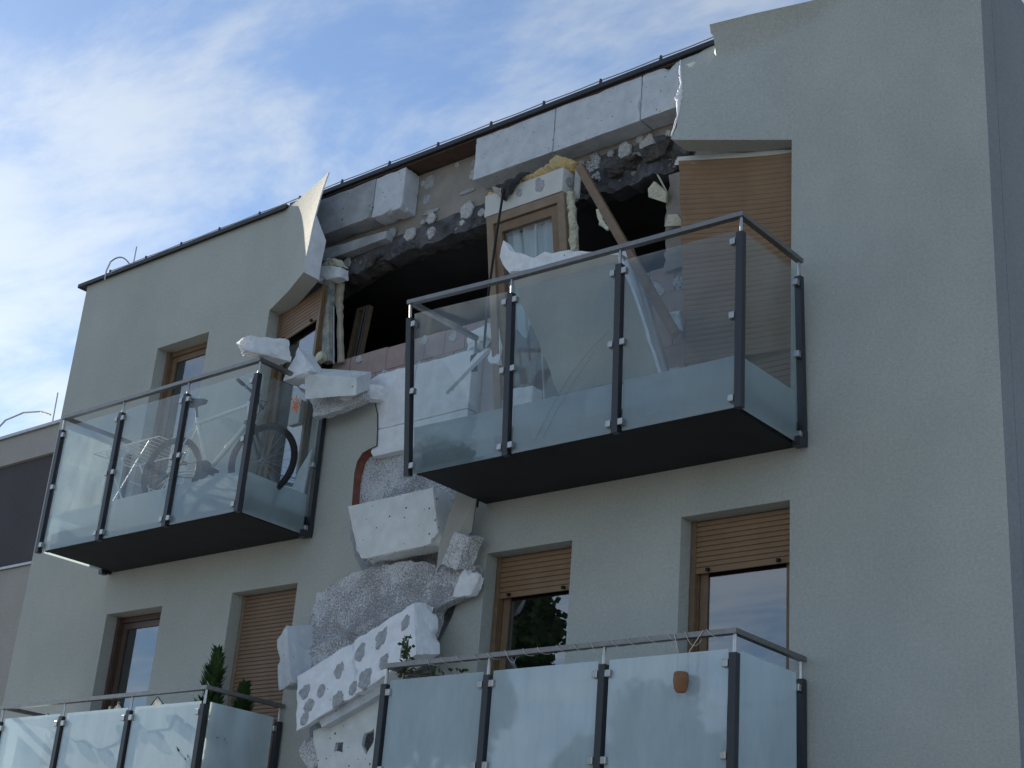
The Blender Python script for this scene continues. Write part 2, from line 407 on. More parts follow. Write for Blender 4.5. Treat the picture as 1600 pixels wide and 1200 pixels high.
def foam(name, quad, tvec, material='foam', parent=None, cuts=7, rough=0.006, chip=0.02, chips=3, seed=0, taper=1.0, mats=None):
    """a broken foam block: front face quad (4 corners) pushed back by tvec, subdivided, roughened, with knocked-off bits"""
    q = [Vector(p) for p in quad]; t = Vector(tvec)
    bm = bmesh.new()
    c = sum(q, Vector())/4
    vs = [bm.verts.new(p) for p in q] + [bm.verts.new(c+(p-c)*taper+t) for p in q]
    for f in [(0,1,2,3),(7,6,5,4),(0,4,5,1),(1,5,6,2),(2,6,7,3),(3,7,4,0)]: bm.faces.new([vs[i] for i in f])
    corners = [v.co.copy() for v in vs]; edges = [(e.verts[0].co.copy(), e.verts[1].co.copy()) for e in bm.edges]
    bmesh.ops.subdivide_edges(bm, edges=bm.edges[:], cuts=cuts, use_grid_fill=True)
    ctr = sum(corners, Vector())/8
    rnd = random.Random(seed+11)
    spots = []
    for k in range(chips):
        a, b = rnd.choice(edges); u = rnd.random(); spots.append((a.lerp(b, u), rnd.uniform(0.5, 1.4)*chip*3))
    for v in bm.verts:
        p = v.co.copy()
        d = noise.noise_vector(p*14 + Vector((seed, 0, 0)))*rough + noise.noise_vector(p*45)*rough*0.6
        near = min(((p - a) - (b-a)*max(0, min(1, (p-a).dot(b-a)/max(1e-9, (b-a).length_squared)))).length for a, b in edges)
        if near < 1e-4: d += (ctr-p).normalized()*abs(noise.noise(p*20+Vector((0, seed, 0))))*chip*0.8
        for s, r in spots:
            L = (p-s).length
            if L < r: d += (ctr-p).normalized()*(r-L)*0.7
        v.co = p + d
    bmesh.ops.recalc_face_normals(bm, faces=bm.faces)
    mb = MB(); mb.v = [tuple(v.co) for v in bm.verts]; bm.verts.index_update()
    mb.f = [tuple(v.index for v in f.verts) for f in bm.faces]; mb.mi = [0]*len(mb.f); bm.free()
    return mb.build(name, material, parent)
def dab(x, y, z, r, material, parent, seed=0, name='adhesive_dab', nrm=(0, -1, 0), th=0.022, stretch=1.0):
    """irregular round pat of adhesive on a surface whose outward direction is nrm"""
    nv = Vector(nrm).normalized(); u = Vector((1, 0, 0)); u = (u - nv*u.dot(nv)).normalized(); w = nv.cross(u)
    n = 22; vs = []; fs = []
    c = Vector((x, y, z))
    for ring, (k, hgt) in enumerate(((1.0, -0.01), (0.93, th), (0.5, th*1.15))):
        for i in range(n):
            a = 2*math.pi*i/n
            rr = r*k*(1+0.38*noise.noise(Vector((math.cos(a)*1.6+seed*3.1, math.sin(a)*1.6, seed))) + 0.22*noise.noise(Vector((math.cos(a)*5+seed*1.3, math.sin(a)*5, seed+4))))
            vs.append(c + u*math.cos(a)*rr + w*math.sin(a)*rr*stretch + nv*(hgt + 0.006*noise.noise(Vector((i, ring, seed)))))
    for q in range(2):
        for i in range(n): fs.append((q*n+i, q*n+(i+1) % n, (q+1)*n+(i+1) % n, (q+1)*n+i))
    vs.append(c + nv*th*1.2); fs += [(2*n+i, 2*n+(i+1) % n, 3*n) for i in range(n)]
    return MB().add(vs, fs).build(name, material, parent)

# ================================================================== THE SETTING
g = MB(); g.box(-400, 400, -400, 400, -0.4, 0.0)
gr = g.build('ground', 'paving'); tag(gr, 'grey paved ground in front of the apartment building', None, kind='structure')

# ================================================================== APARTMENT BUILDING
B = thing('apartment_building', 'grey rendered apartment block with a blown-out top storey', 'building', (-9.0, 5.0, 0.0))
FX0, FX1, ROOF = -14.46, -3.48, 8.97
def bend_left(x, z):           # render torn loose and bent outwards left of the hole
    s = max(0.0, min(1.0, (x + 11.0)/0.95)); k = max(0.0, min(1.0, (z - 7.6)/0.2))
    amp = 0.42 - 0.14*max(0, (z-7.82)/1.17)**2
    return amp*(0.12*s*s + 0.88*s)*k if z > 7.6 else 0.0
def bend_right(x, z):          # the same right of the hole: bulging over the shutter, peeled off at the eaves
    a = 0.0
    if z > 7.75 and x < -5.02:
        a += 0.48*min(1.1, (-5.02-x)/0.75)*max(0.0, min(1.0, (8.95-z)/1.13))**0.8
    if x > -5.665 and z > 8.35 and x < -4.4:
        t_ = (x+5.665)/1.27; z0 = 8.70 + 0.27*t_
        a += 0.23*max(0.0, 1-t_)**1.1*max(0.0, (z-z0)/(9.0-z0))
    return a
def face_y(x, z): return -(bend_left(x, z) if x < -9.9 and z > 7.6 else 0.0) - (bend_right(x, z) if x > -6.3 else 0.0)
def face_t(x, z):
    if x < -9.9 and x > -10.95 and z > 8.3: return 0.2 - 0.185*min(1, (z-8.3)/0.12)*min(1, (x+10.95)/0.3)
    if x > -6.3 and z > 8.55 and x < -4.6: return 0.2 - 0.17*min(1, (z-8.55)/0.2)
    return 0.2
UPZ, LOZ = 7.82, 4.88
outer = [(FX0, 0), (FX0, ROOF), (-12.5, ROOF), (-11.0, ROOF), (-10.6, 8.975)]
outer += [(-10.3, 8.98)] + rag([(-10.06, 8.99), (-10.06, 8.66), (-10.05, 8.36), (-10.05, 7.93), (-10.05, UPZ)], 0.1, 0.008)
outer += [(-10.5, UPZ), (-11.01, UPZ), (-11.01, 5.46), (-10.13, 5.46), (-10.13, 6.68)]
outer += [(-9.62, 6.70), (-9.53, 6.62), (-9.40, 6.56), (-9.31, 6.48), (-9.26, 6.36), (-9.235, 6.2), (-9.22, 6.05),
          (-9.30, 6.035), (-9.39, 6.01), (-9.445, 5.94), (-9.465, 5.83), (-9.45, 5.6), (-9.44, 5.4)]
outer += rag([(-9.42, 5.2), (-9.22, 4.9), (-9.62, 4.74), (-9.7, 4.05), (-9.62, 3.5), (-9.3, 3.0), (-8.4, 3.0), (-8.25, 3.7),
              (-8.22, 4.2), (-7.95, 4.7), (-7.98, 4.9), (-8.0, 5.3)], 0.09, 0.03, 3)
outer += [(-7.9, 5.4), (-5.92, 5.4), (-5.92, 5.46), (-5.02, 5.46), (-5.02, UPZ), (-5.4, UPZ), (-5.77, UPZ)]
outer += rag([(-5.80, UPZ+0.01), (-5.80, 8.1), (-5.84, 8.3), (-5.88, 8.5), (-5.96, 8.7), (-6.06, 8.92)], 0.06, 0.018, 5)
outer += rag([(-6.06, 8.935), (-5.9, 8.95), (-5.70, 8.985)], 0.06, 0.012, 7)
outer += [(-5.672, 8.94), (-5.666, 8.90), (-5.660, 8.94), (-5.652, 9.0), (-5.3, 9.0), (-4.9, 8.99), (-4.4, ROOF), (FX1, ROOF), (FX1, 0)]
def rect(x0, x1, z0, z1): return [(x0, z0), (x1, z0), (x1, z1), (x0, z1)]
OPEN = {'lw0': (-12.87, -11.97, 2.57, LOZ-0.02), 'lw1': (-10.93, -10.03, 2.57, LOZ), 'lw2': (-7.79, -6.92, 2.57, LOZ-0.005), 'lw3': (-5.92, -5.02, 2.57, LOZ+0.04),
        'uw0': (-12.82, -11.95, 5.50, 7.80)}
def edge_mat(x, z):
    if x > FX1 - 0.01: return 5
    if z > 7.75 and -10.25 < x < -9.9: return 2
    if z > 7.86 and x < -5.75 and x > -6.3 and z < 8.94: return 2
    if -9.65 < x < -9.15 and 6.04 < z < 6.75: return 3
    if -9.5 < x < -9.15 and 5.3 < z <= 6.045: return 4
    if -9.85 < x < -7.8 and z < 5.4 and z > 2.9 and not (x < -9.95): return 2
    return 0
fw = sheet(outer, [rect(*OPEN[k]) for k in OPEN], face_y, face_t, None,
           region=[(-11.2, -9.95, 7.7, 9.05, 0.06), (-6.15, -4.3, 7.7, 9.05, 0.06), (-14.4, -3.5, 0.1, 7.6, 0.45)], sidefun=edge_mat)
fw.build('facade_wall', ['plaster', 'foam', 'foam_clean', 'edge_brown', 'edge_red', 'plaster_side_shade'], B, smooth=True)
MB().box(FX1-0.2, FX1, 0.205, 11.0, 0, ROOF).build('side_wall', 'plaster_side_shade', B)
MB().box(FX0, FX0+0.2, 0.205, 11.0, 0, ROOF).build('side_wall', 'plaster', B)
MB().box(FX0+0.2, FX1-0.2, 10.8, 11.0, 0, ROOF).build('rear_wall', 'plaster', B)
MB().box(FX0+0.21, FX1-0.21, 0.45, 10.79, 8.78, 9.0).build('roof_slab', 'roof_metal', B)

# structural masonry behind the insulation, with the hole blown through it
hole = rag([(-10.42, 7.05), (-10.1, 7.10), (-7.8, 7.11), (-7.8, 5.5), (-6.92, 5.5), (-6.92, 7.11), (-6.16, 7.12), (-6.14, 7.6), (-6.17, 8.06)], 0.1, 0.012, 9)
hole += rag([(-6.6, 8.09), (-7.2, 8.11), (-8.3, 8.15), (-9.4, 8.14), (-9.9, 8.1), (-10.2, 8.02), (-10.42, 7.95)], 0.06, 0.03, 4)
holes = [rect(*OPEN[k]) for k in OPEN] + [hole, rect(-11.01, -10.25, 5.5, 7.9), rect(-5.92, -5.02, 5.5, 7.86)]
sw = sheet([(FX0+0.2, 0), (FX0+0.2, 8.94), (-9, 8.94), (FX1-0.2, 8.94), (FX1-0.2, 0)], holes, lambda x, z: 0.203, lambda x, z: 0.24, None,
           region=[(-10.8, -5.8, 7.2, 8.9, 0.12)], sidefun=lambda x, z: 1 if z > 7.95 else 0)
sw.build('structural_wall', ['mortar_wall', 'rubble'], B)
# soot-blackened lintel beam with a ragged lower edge
lo = rag([(-10.55, 8.05), (-10.1, 8.02), (-9.7, 8.1), (-8.6, 8.12), (-8.2, 8.13), (-7.4, 8.06), (-6.7, 8.03), (-6.1, 8.0)], 0.05, 0.035, 2)
up = rag([(-5.95, 8.38), (-6.4, 8.42), (-6.9, 8.44), (-7.4, 8.40), (-8.3, 8.36), (-9.0, 8.33), (-9.6, 8.31), (-10.2, 8.33), (-10.55, 8.36)], 0.08, 0.018, 6)
ln = sheet(lo + up, [], lambda x, z: 0.188 - 0.035*noise.noise(Vector((x*4, z*5, 1.3))) - (0.03*noise.noise(Vector((x*13, z*13, 4))) + 0.025*noise.noise(Vector((x*31, z*31, 7))) if z < 8.22 else 0.006*noise.noise(Vector((x*30, z*30, 2)))),
           lambda x, z: 0.05 if z > 8.2 else 0.16, 0.03, jit=0.3)
ln.build('lintel_beam', ['lintel', 'rubble'], B)
# broken concrete hanging under the lintel
for i, (x, z, sx, sz) in enumerate([(-6.75, 8.20, 0.34, 0.10), (-6.40, 8.24, 0.30, 0.12), (-7.1, 8.14, 0.26, 0.08), (-6.15, 8.12, 0.22, 0.10), (-9.75, 8.10, 0.3, 0.08), (-10.2, 8.06, 0.26, 0.09)]):
    foam('concrete_fragment', [(x-sx/2, 0.10, z+sz/2), (x+sx/2, 0.11, z+sz/2+0.02), (x+sx/2-0.03, 0.15, z-sz/2), (x-sx/2+0.05, 0.13, z-sz/2-0.02)], (0.01, 0.2, 0.01), 'rubble', B, cuts=10, rough=0.022, chip=0.04, seed=i)
# room interiors
MB().box(-13.9, -4.1, 4.5, 4.6, 5.5, 8.6).build('room_wall', 'room_shade', B)
MB().box(-11.9, -11.8, 0.45, 4.49, 5.5, 8.6).build('room_wall', 'room_shade', B)
MB().box(-4.75, -4.65, 0.45, 4.49, 5.5, 8.6).build('room_wall', 'room_shade', B)
MB().box(FX0+0.25, FX1-0.25, 0.45, 10.7, 5.2, 5.46).build('floor_slab', 'room_shade', B)
MB().box(FX0+0.25, FX1-0.25, 0.46, 10.7, 8.24, 8.4).build('ceiling', 'room_shade', B)
MB().box(-13.9, -4.1, 3.0, 3.1, 2.3, 5.2).build('room_wall', 'room_shade', B)
# hollow clay blocks of the parapet under the blown-out windows
brick_me = None
def bricks(x0, x1, z1, rows, bw=0.245, bh=0.24):
    for r_ in range(rows):
        x = x0 - (bw/2 if r_ % 2 else 0)
        while x < x1 - 0.05:
            a, b = max(x, x0), min(x + bw, x1)
            dy_ = random.uniform(-0.004, 0.004); dz = random.uniform(-0.012, 0.004) if r_ == 0 else 0
            MB().box(a+0.003, b-0.003, 0.155+dy_, 0.2, z1-(r_+1)*bh+0.004, z1-r_*bh+dz).build('brick', 'clay', B)
            x += bw
bricks(-10.12, -7.83, 7.115, 3)
bricks(-6.90, -6.02, 7.125, 4)
MB().box(-7.98, -7.8, 0.10, 0.2, 5.5, 6.4).build('reveal_lining', 'lilac', B)
MB().box(-8.12, -7.985, 0.13, 0.2, 5.5, 6.85).build('reveal_lining', 'lilac', B)
# insulation boards still glued on
def board(x0, x1, z0, z1, m='foam', seed=0, y0=0.0, y1=0.196, chip=0.02, chips=4, skew=(0, 0, 0, 0)):
    return foam('insulation_board', [(x0, y0, z1+skew[0]), (x1-0.003, y0, z1+skew[1]), (x1-0.003, y0, z0+skew[2]), (x0, y0, z0+skew[3])], (0, y1-y0, 0), m, B, cuts=9, rough=0.003, chip=chip, chips=chips, seed=seed)
board(-8.35, -7.415, 8.50, 8.945, seed=1); board(-7.41, -6.475, 8.495, 8.945, seed=2, chips=4); board(-6.47, -6.02, 8.50, 8.945, seed=3)
board(-10.52, -9.66, 8.50, 8.93, 'foam_soot', seed=4, chips=5, chip=0.02); board(-9.655, -9.25, 8.485, 8.93, 'foam', seed=5)
board(-10.5, -9.52, 8.27, 8.35, 'foam_soot', seed=6, y0=0.09, chip=0.02, skew=(0.05, 0, 0, -0.02))
for (x0, x1, z0, z1, sd) in [(-9.62, -8.845, 6.215, 6.775, 11), (-8.84, -8.16, 6.215, 6.77, 12), (-9.30, -8.16, 5.96, 6.21, 13)]:
    board(x0, x1, z0, z1, 'foam_clean', sd, y0=0.02)
board(-6.90, -6.0, 5.52, 6.15, 'foam_clean', 14, y0=0.03)
# loose lumps of foam left on the masonry right of the boards
foam('insulation_board', [(-8.24, 0.02, 6.95), (-8.05, 0.0, 6.96), (-8.03, 0.0, 6.79), (-8.25, 0.02, 6.78)], (0.02, 0.13, 0), 'foam_clean', B, cuts=6, rough=0.012, chip=0.03, seed=31)
foam('insulation_board', [(-8.05, 0.0, 7.02), (-7.86, -0.02, 7.08), (-7.83, 0.0, 6.55), (-8.02, 0.02, 6.6)], (0.02, 0.15, 0), 'foam_clean', B, cuts=6, rough=0.02, chip=0.05, seed=32)
# torn bed of adhesive with foam beads where the boards came off
def rough_bed(name, outline, y, amp, material, grid=0.05, t=0.06, seed=0, tilt=None, parent=B, fine=0.012):
    def yf(x, z):
        v = y + amp*noise.noise(Vector((x*3+seed, z*3, seed))) + fine*noise.noise(Vector((x*22, z*22, seed)))
        if tilt: v += tilt(x, z)
        return v
    return sheet(outline, [], yf, lambda x, z: t, grid, jit=0.35).build(name, material, parent)
rough_bed('adhesive_bed', rag([(-9.50, 5.95), (-9.3, 6.03), (-8.9, 6.06), (-8.1, 5.95), (-7.9, 5.4), (-7.98, 5.0), (-7.9, 4.7), (-8.2, 4.3), (-8.3, 3.1), (-9.55, 3.1), (-9.6, 4.6), (-9.45, 5.2), (-9.50, 5.95)], 0.08, 0.02, 1)[:-1], 0.10, 0.02, ['crumb', 'crumb'], t=0.1)
# pats of adhesive left on the masonry
DABS = [(-7.08, 8.37, .085, 'dab'), (-6.76, 8.39, .075, 'dab_white'), (-6.51, 8.37, .085, 'dab_white'), (-6.90, 8.40, .035, 'dab_grey'), (-7.22, 8.40, .035, 'dab_grey'), (-9.28, 8.285, .07, 'dab_white'), (-9.12, 8.37, .03, 'dab_grey'),
        (-9.02, 8.385, .06, 'dab_white'), (-8.99, 8.22, .06, 'dab'), (-8.56, 8.33, .09, 'dab_white'), (-9.12, 8.82, .075, 'dab_grey'), (-9.13, 8.63, .055, 'dab_grey'), (-9.21, 8.83, .032, 'dab_white'),
        (-8.77, 8.90, .03, 'dab_white'), (-8.54, 8.72, .055, 'dab_white'), (-8.55, 8.85, .04, 'dab_grey'), (-9.54, 8.37, .06, 'dab_grey'), (-10.13, 8.20, .05, 'dab_grey'), (-8.60, 8.21, .03, 'dab_white'), (-10.35, 8.3, .04, 'dab_grey'),
        (-7.05, 8.2, .06, 'dab'), (-6.30, 8.40, .03, 'dab_white'), (-6.62, 8.47, .04, 'dab_white'), (-8.36, 8.25, .045, 'dab_grey'), (-7.95, 8.36, .05, 'dab_grey')]
for i, (x, z, r_, m_) in enumerate(DABS):
    yy = 0.205 if z > 8.45 else 0.175
    dab(x, yy, z, r_, m_, B, i, th=0.007)
dab(-8.60, 0.2, 8.55, 0.10, 'dab_grey', B, 40, stretch=0.22, th=0.01); dab(-9.05, 0.2, 8.47, 0.12, 'dab_grey', B, 41, stretch=0.2, th=0.01)
for i, (x, z, r_, m_) in enumerate([(-6.36, 6.92, .10, 'dab'), (-6.10, 6.95, .07, 'dab'), (-9.38, 6.83, .05, 'dab_white'), (-8.95, 6.83, .04, 'dab_white'), (-8.9, 7.07, .045, 'dab_grey'), (-9.75, 7.06, .04, 'dab_white'), (-8.55, 7.02, .05, 'dab_white'), (-8.55, 6.80, .045, 'dab')]):
    dab(x, 0.153, z, r_, m_, B, 60+i, th=0.008)

# roof edge: coping on the left, bare eaves board over the damage
cp = MB(); cp.box(-14.58, -10.93, -0.045, 0.6, 8.975, 9.0); cp.box(-14.58, -10.93, -0.05, -0.042, 8.958, 9.002)
cp.box(-14.59, -14.575, -0.048, 0.6, 8.958, 9.002)
cp.build('roof_coping', 'roof_metal', B)
MB().box(-10.9, -5.70, -0.03, 0.45, 8.966, 9.010).build('eaves_board', 'roof_metal', B)
MB().box(-10.9, -5.72, 0.004, 0.2, 8.945, 8.961).build('soffit_board', 'soffit_wood', B)
MB().box(-5.69, FX1+0.05, 0.02, 0.6, 8.975, 9.02).build('roof_coping', 'roof_metal', B)
for i in range(7):
    x = -5.98 + i*0.045
    foam('brick', [(x, 0.03, 8.975), (x+0.035, 0.03, 8.985), (x+0.035, 0.03, 8.955), (x, 0.03, 8.95)], (0, .05, 0), 'edge_red', B, cuts=2, rough=0.006, chip=0.01, seed=i)

# ------------------------------------------------------------------ windows and shutters
def corrugated(mb, x0, x1, y, z0, z1, pitch=0.037, depth=0.009, yx=None, mi=0, sag=None):
    n = max(2, int((z1-z0)/pitch)); pr = [(0.0, 0.0), (0.12, -1.0), (0.5, -1.25), (0.88, -1.0), (0.96, 0.0)]
    vs = []; nx = 7
    zs = [(z1 - (k + t)*(z1-z0)/n, d*depth) for k in range(n) for t, d in pr] + [(z0, 0.0)]
    for z, d in zs:
        for i in range(nx+1):
            x = x0 + (x1-x0)*i/nx
            vs.append((x, y + d + (yx(x, z) if yx else 0), z + (sag(x, z) if sag else 0)))
    m = nx+1
    mb.add(vs, [(r_*m+i, r_*m+i+1, (r_+1)*m+i+1, (r_+1)*m+i) for r_ in range(len(zs)-1) for i in range(nx)], mi)
    return mb
def frame_ring(mb, x0, x1, z0, z1, y0, y1, w, bottom=True):
    mb.box(x0, x0+w, y0, y1, z0, z1); mb.box(x1-w, x1, y0, y1, z0, z1)
    mb.box(x0+w, x1-w, y0, y1, z1-w, z1)
    if bottom: mb.box(x0+w, x1-w, y0, y1, z0, z0+w)
    return mb
def window(op, drop, fm='brown_frame', sm='shutter', y=0.14, swing=None, curtain=None, z0=None, gap=True, label=None):
    x0, x1, zb, z1 = op; zb = z0 or zb
    f = MB(); frame_ring(f, x0+0.004, x1-0.004, zb, z1-0.004, y+0.025, y+0.10, 0.055)
    fo = f.build('window', fm, B, swing=swing)
    if label: fo['label'] = label
    gdr = MB(); gdr.box(x0+0.008, x0+0.05, y-0.012, y+0.02, zb, z1-0.006); gdr.box(x1-0.05, x1-0.008, y-0.012, y+0.02, zb, z1-0.006)
    gdr.build('shutter_guide', fm, fo, swing=swing)
    s = MB(); frame_ring(s, x0+0.065, x1-0.065, zb+0.06, z1-0.065, y+0.04, y+0.085, 0.062); s.build('sash', fm, fo, swing=swing)
    MB().box(x0+0.127, x1-0.127, y+0.055, y+0.065, zb+0.12, z1-0.12).build('pane', 'glass_window', fo, swing=swing)
    if drop > 0:
        zd = z1 - drop
        sh = MB(); corrugated(sh, x0+0.05, x1-0.05, y+0.005, zd+0.045, z1-0.008)
        sh.box(x0+0.05, x1-0.05, y-0.004, y+0.012, zd, zd+0.043)
        sh.build('roller_shutter', sm, fo, smooth=True, swing=swing)
        st = MB()
        for xx in (x0+0.16, x1-0.16): st.box(xx-0.012, xx+0.012, y-0.03, y-0.004, zd+0.008, zd+0.03)
        st.build('shutter_stop', 'black', fo, swing=swing)
    if curtain:
        c = MB(); vs = []; n = 40; a, b_ = curtain
        for i in range(n+1):
            x = a + (b_-a)*i/n; yy = y + 0.22 + 0.02*math.sin(i*1.9)+0.012*math.sin(i*0.7)
            vs += [(x, yy, zb+0.1), (x, yy, z1-0.1)]
        c.add(vs, [(2*i, 2*i+2, 2*i+3, 2*i+1) for i in range(n)]); c.build('curtain', 'curtain', fo, smooth=True)
    return fo
window(OPEN['lw0'], 0.0, 'dark_frame', label='dark brown balcony door without a lowered shutter', curtain=(-12.15, -12.05))
window(OPEN['lw1'], 2.2, 'oak_frame', 'shutter_dull', label='balcony door with its brown roller shutter fully lowered')
window(OPEN['lw2'], 0.345, label='door with a shutter a third down and a tree mirrored in its pane')
window(OPEN['lw3'], 0.40, label='door with a partly lowered shutter and blue sky in its pane')
window(OPEN['uw0'], 0.0, 'brown_frame', label='brown framed door behind the bicycle balcony', curtain=(-12.2, -12.08))
window((-11.0, -10.15, 5.50, 7.83), 0.36, 'brown_frame', 'shutter_dull', swing=lambda v: (v[0], v[1]-0.19*max(0, (v[0]+11.0)/0.85), v[2]+0.05*max(0, (v[0]+11.0)/0.85)), label='door beside the hole, pushed outwards by the blast')
# the big shutter right of the hole, fully down and bulging out at its left edge
sh = MB()
corrugated(sh, -5.90, -5.02, 0.07, 6.10, 7.75, pitch=0.042, depth=0.0035,
           yx=lambda x, z: -0.30*((-5.02-x)/0.88)**1.3*(0.35+0.65*max(0, (z-6.1)/1.65)) + 0.006*math.sin(z*19+x*3), sag=lambda x, z: 0.05*((-5.02-x)/0.88)*(1 if z > 7 else 0.3))
sho = sh.build('roller_shutter', 'shutter', B, smooth=True); sho['label'] = 'orange-brown roller shutter bulging outwards at its left edge'
sh = MB(); corrugated(sh, -5.84, -5.02, 0.09, 5.5, 6.13, pitch=0.042, depth=0.008); sh.build('roller_shutter', 'shutter', B, smooth=True)
foam('roller_box_lining', [(-5.93, -0.22, 7.86), (-5.06, 0.10, 7.80), (-5.06, 0.10, 7.76), (-5.93, -0.24, 7.77)], (0.05, 0.16, 0.0), 'box_white', B, cuts=6, rough=0.008, chip=0.02, seed=8)
MB().box(-5.94, -5.02, 0.2, 0.24, 5.5, 7.86).build('shutter_backing', 'room_shade', B)

# strips of torn lining, tape and expanding foam at the edges of the hole
def ribbon(name, pts, widths, material, th=0.02, parent=B, seed=0, jag=0.012):
    """a torn upright strip: centre points, half widths"""
    vs = []; P = []
    for (a, b, wa, wb) in zip(pts[:-1], pts[1:], widths[:-1], widths[1:]):
        n = max(2, int((Vector(a)-Vector(b)).length/0.05))
        for k in range(n): t = k/n; P.append((Vector(a).lerp(Vector(b), t), wa+(wb-wa)*t))
    P.append((Vector(pts[-1]), widths[-1]))
    for i, (p, w) in enumerate(P):
        l = w + jag*noise.noise(Vector((p.z*17, seed, 0))); r_ = w + jag*noise.noise(Vector((p.z*17, seed+9, 3)))
        yy = 0.012*noise.noise(Vector((p.z*9, seed, 5)))
        vs += [p+Vector((-l, yy, 0)), p+Vector((r_, -yy, 0)), p+Vector((r_, th-yy, 0)), p+Vector((-l, th+yy, 0))]
    fs = []
    for i in range(len(P)-1):
        for k in range(4): fs.append((4*i+k, 4*i+(k+1) % 4, 4*i+4+(k+1) % 4, 4*i+4+k))
    fs += [(0, 1, 2, 3), tuple(4*(len(P)-1)+k for k in (3, 2, 1, 0))]
    return MB().add(vs, fs).build(name, material, parent)

foam('torn_lining', [(-10.33, -0.02, 8.15), (-10.0, -0.02, 8.04), (-9.99, -0.02, 7.93), (-10.31, -0.02, 7.95)], (0.0, 0.12, 0.0), 'foam_clean', B, cuts=6, rough=0.008, chip=0.02, seed=40)
foam('foam_lump', [(-10.30, 0.0, 8.23), (-10.1, 0.0, 8.16), (-10.0, 0.0, 8.06), (-10.3, 0.0, 8.14)], (0.0, 0.1, 0.0), 'pu_pale', B, cuts=6, rough=0.015, chip=0.03, seed=41)
ribbon('torn_lining', [(-10.20, 0.0, 7.97), (-10.16, 0.0, 7.6), (-10.05, 0.0, 7.05)], [0.05, 0.052, 0.05], 'tape_blue', 0.07, seed=1)
ribbon('torn_lining', [(-10.16, 0.1, 8.02), (-10.13, 0.1, 7.82), (-10.06, 0.1, 7.58), (-10.02, 0.1, 7.35), (-9.96, 0.1, 7.06)], [0.085, 0.06, 0.025, 0.03, 0.035], 'paper', 0.03, seed=2, jag=0.03)
MB().tube([(-10.10, 0.05, 7.66), (-9.99, 0.05, 7.03)], 0.009, 6).build('metal_bead', 'zinc', B)
dab(-10.08, -0.02, 7.08, 0.05, 'pu_pale', B, 77, name='foam_lump', th=0.05)
ribbon('torn_lining', [(-6.16, 0.12, 7.95), (-6.16, 0.1, 7.6), (-6.15, 0.1, 7.4), (-6.14, 0.1, 7.05)], [0.07, 0.085, 0.085, 0.09], 'mortar_wall', 0.05, seed=4, jag=0.04)
def shard(name, pts, th, material, parent=B, **k):
    p = [Vector(q) for q in pts]; n = (p[1]-p[0]).cross(p[2]-p[0]).normalized()*th
    m = len(p)
    fs = [tuple(range(m)), tuple(range(2*m-1, m-1, -1))] + [(i, (i+1) % m, m+(i+1) % m, m+i) for i in range(m)]
    return MB().add(p + [q+n for q in p], fs).build(name, material, parent)
shard('torn_lining', [(-6.32, 0.05, 7.96), (-6.29, 0.05, 7.93), (-6.19, 0.04, 7.74), (-6.24, 0.05, 7.80)], 0.02, 'pu_pale')
shard('torn_lining', [(-6.38, 0.03, 7.82), (-6.31, 0.01, 7.86), (-6.19, 0.03, 7.73), (-6.21, 0.05, 7.65), (-6.37, 0.03, 7.74)], 0.025, 'pu_pale')
shard('torn_lining', [(-6.17, 0.03, 7.52), (-6.07, 0.02, 7.49), (-6.01, 0.04, 7.38), (-6.20, 0.03, 7.42)], 0.03, 'pu_pale')
foam('insulation_board', [(-6.22, -0.02, 6.66), (-6.0, -0.02, 6.6), (-5.96, -0.02, 6.42), (-6.12, -0.02, 6.5)], (0.02, 0.12, 0.0), 'foam_clean', B, cuts=6, rough=0.015, chip=0.04, seed=45)

# ================================================================== NEIGHBOURING BLOCK
NB = thing('neighbouring_block', 'pale rendered block with a dark recessed band, far left edge', 'building', (-25.0, 6.0, 0.0))
ny = 2.75
def n_scale(z): return z
MB().box(-34, -17.4, ny, ny+9, 0, 6.82).build('wall', 'plaster_pale', NB)
MB().box(-34, -17.4, ny+0.06, ny+8.9, 6.80, 8.56).build('dark_band', 'plaster_dark', NB)
MB().box(-34, -17.4, ny, ny+9, 8.555, 9.0).build('parapet', 'plaster_pale', NB)
MB().box(-34.06, -17.34, ny-0.05, ny+9.05, 9.002, 9.05).build('coping', 'zinc', NB)
MB().box(-34.03, -17.37, ny-0.04, ny+0.055, 6.823, 6.86).build('sill_flashing', 'zinc', NB)

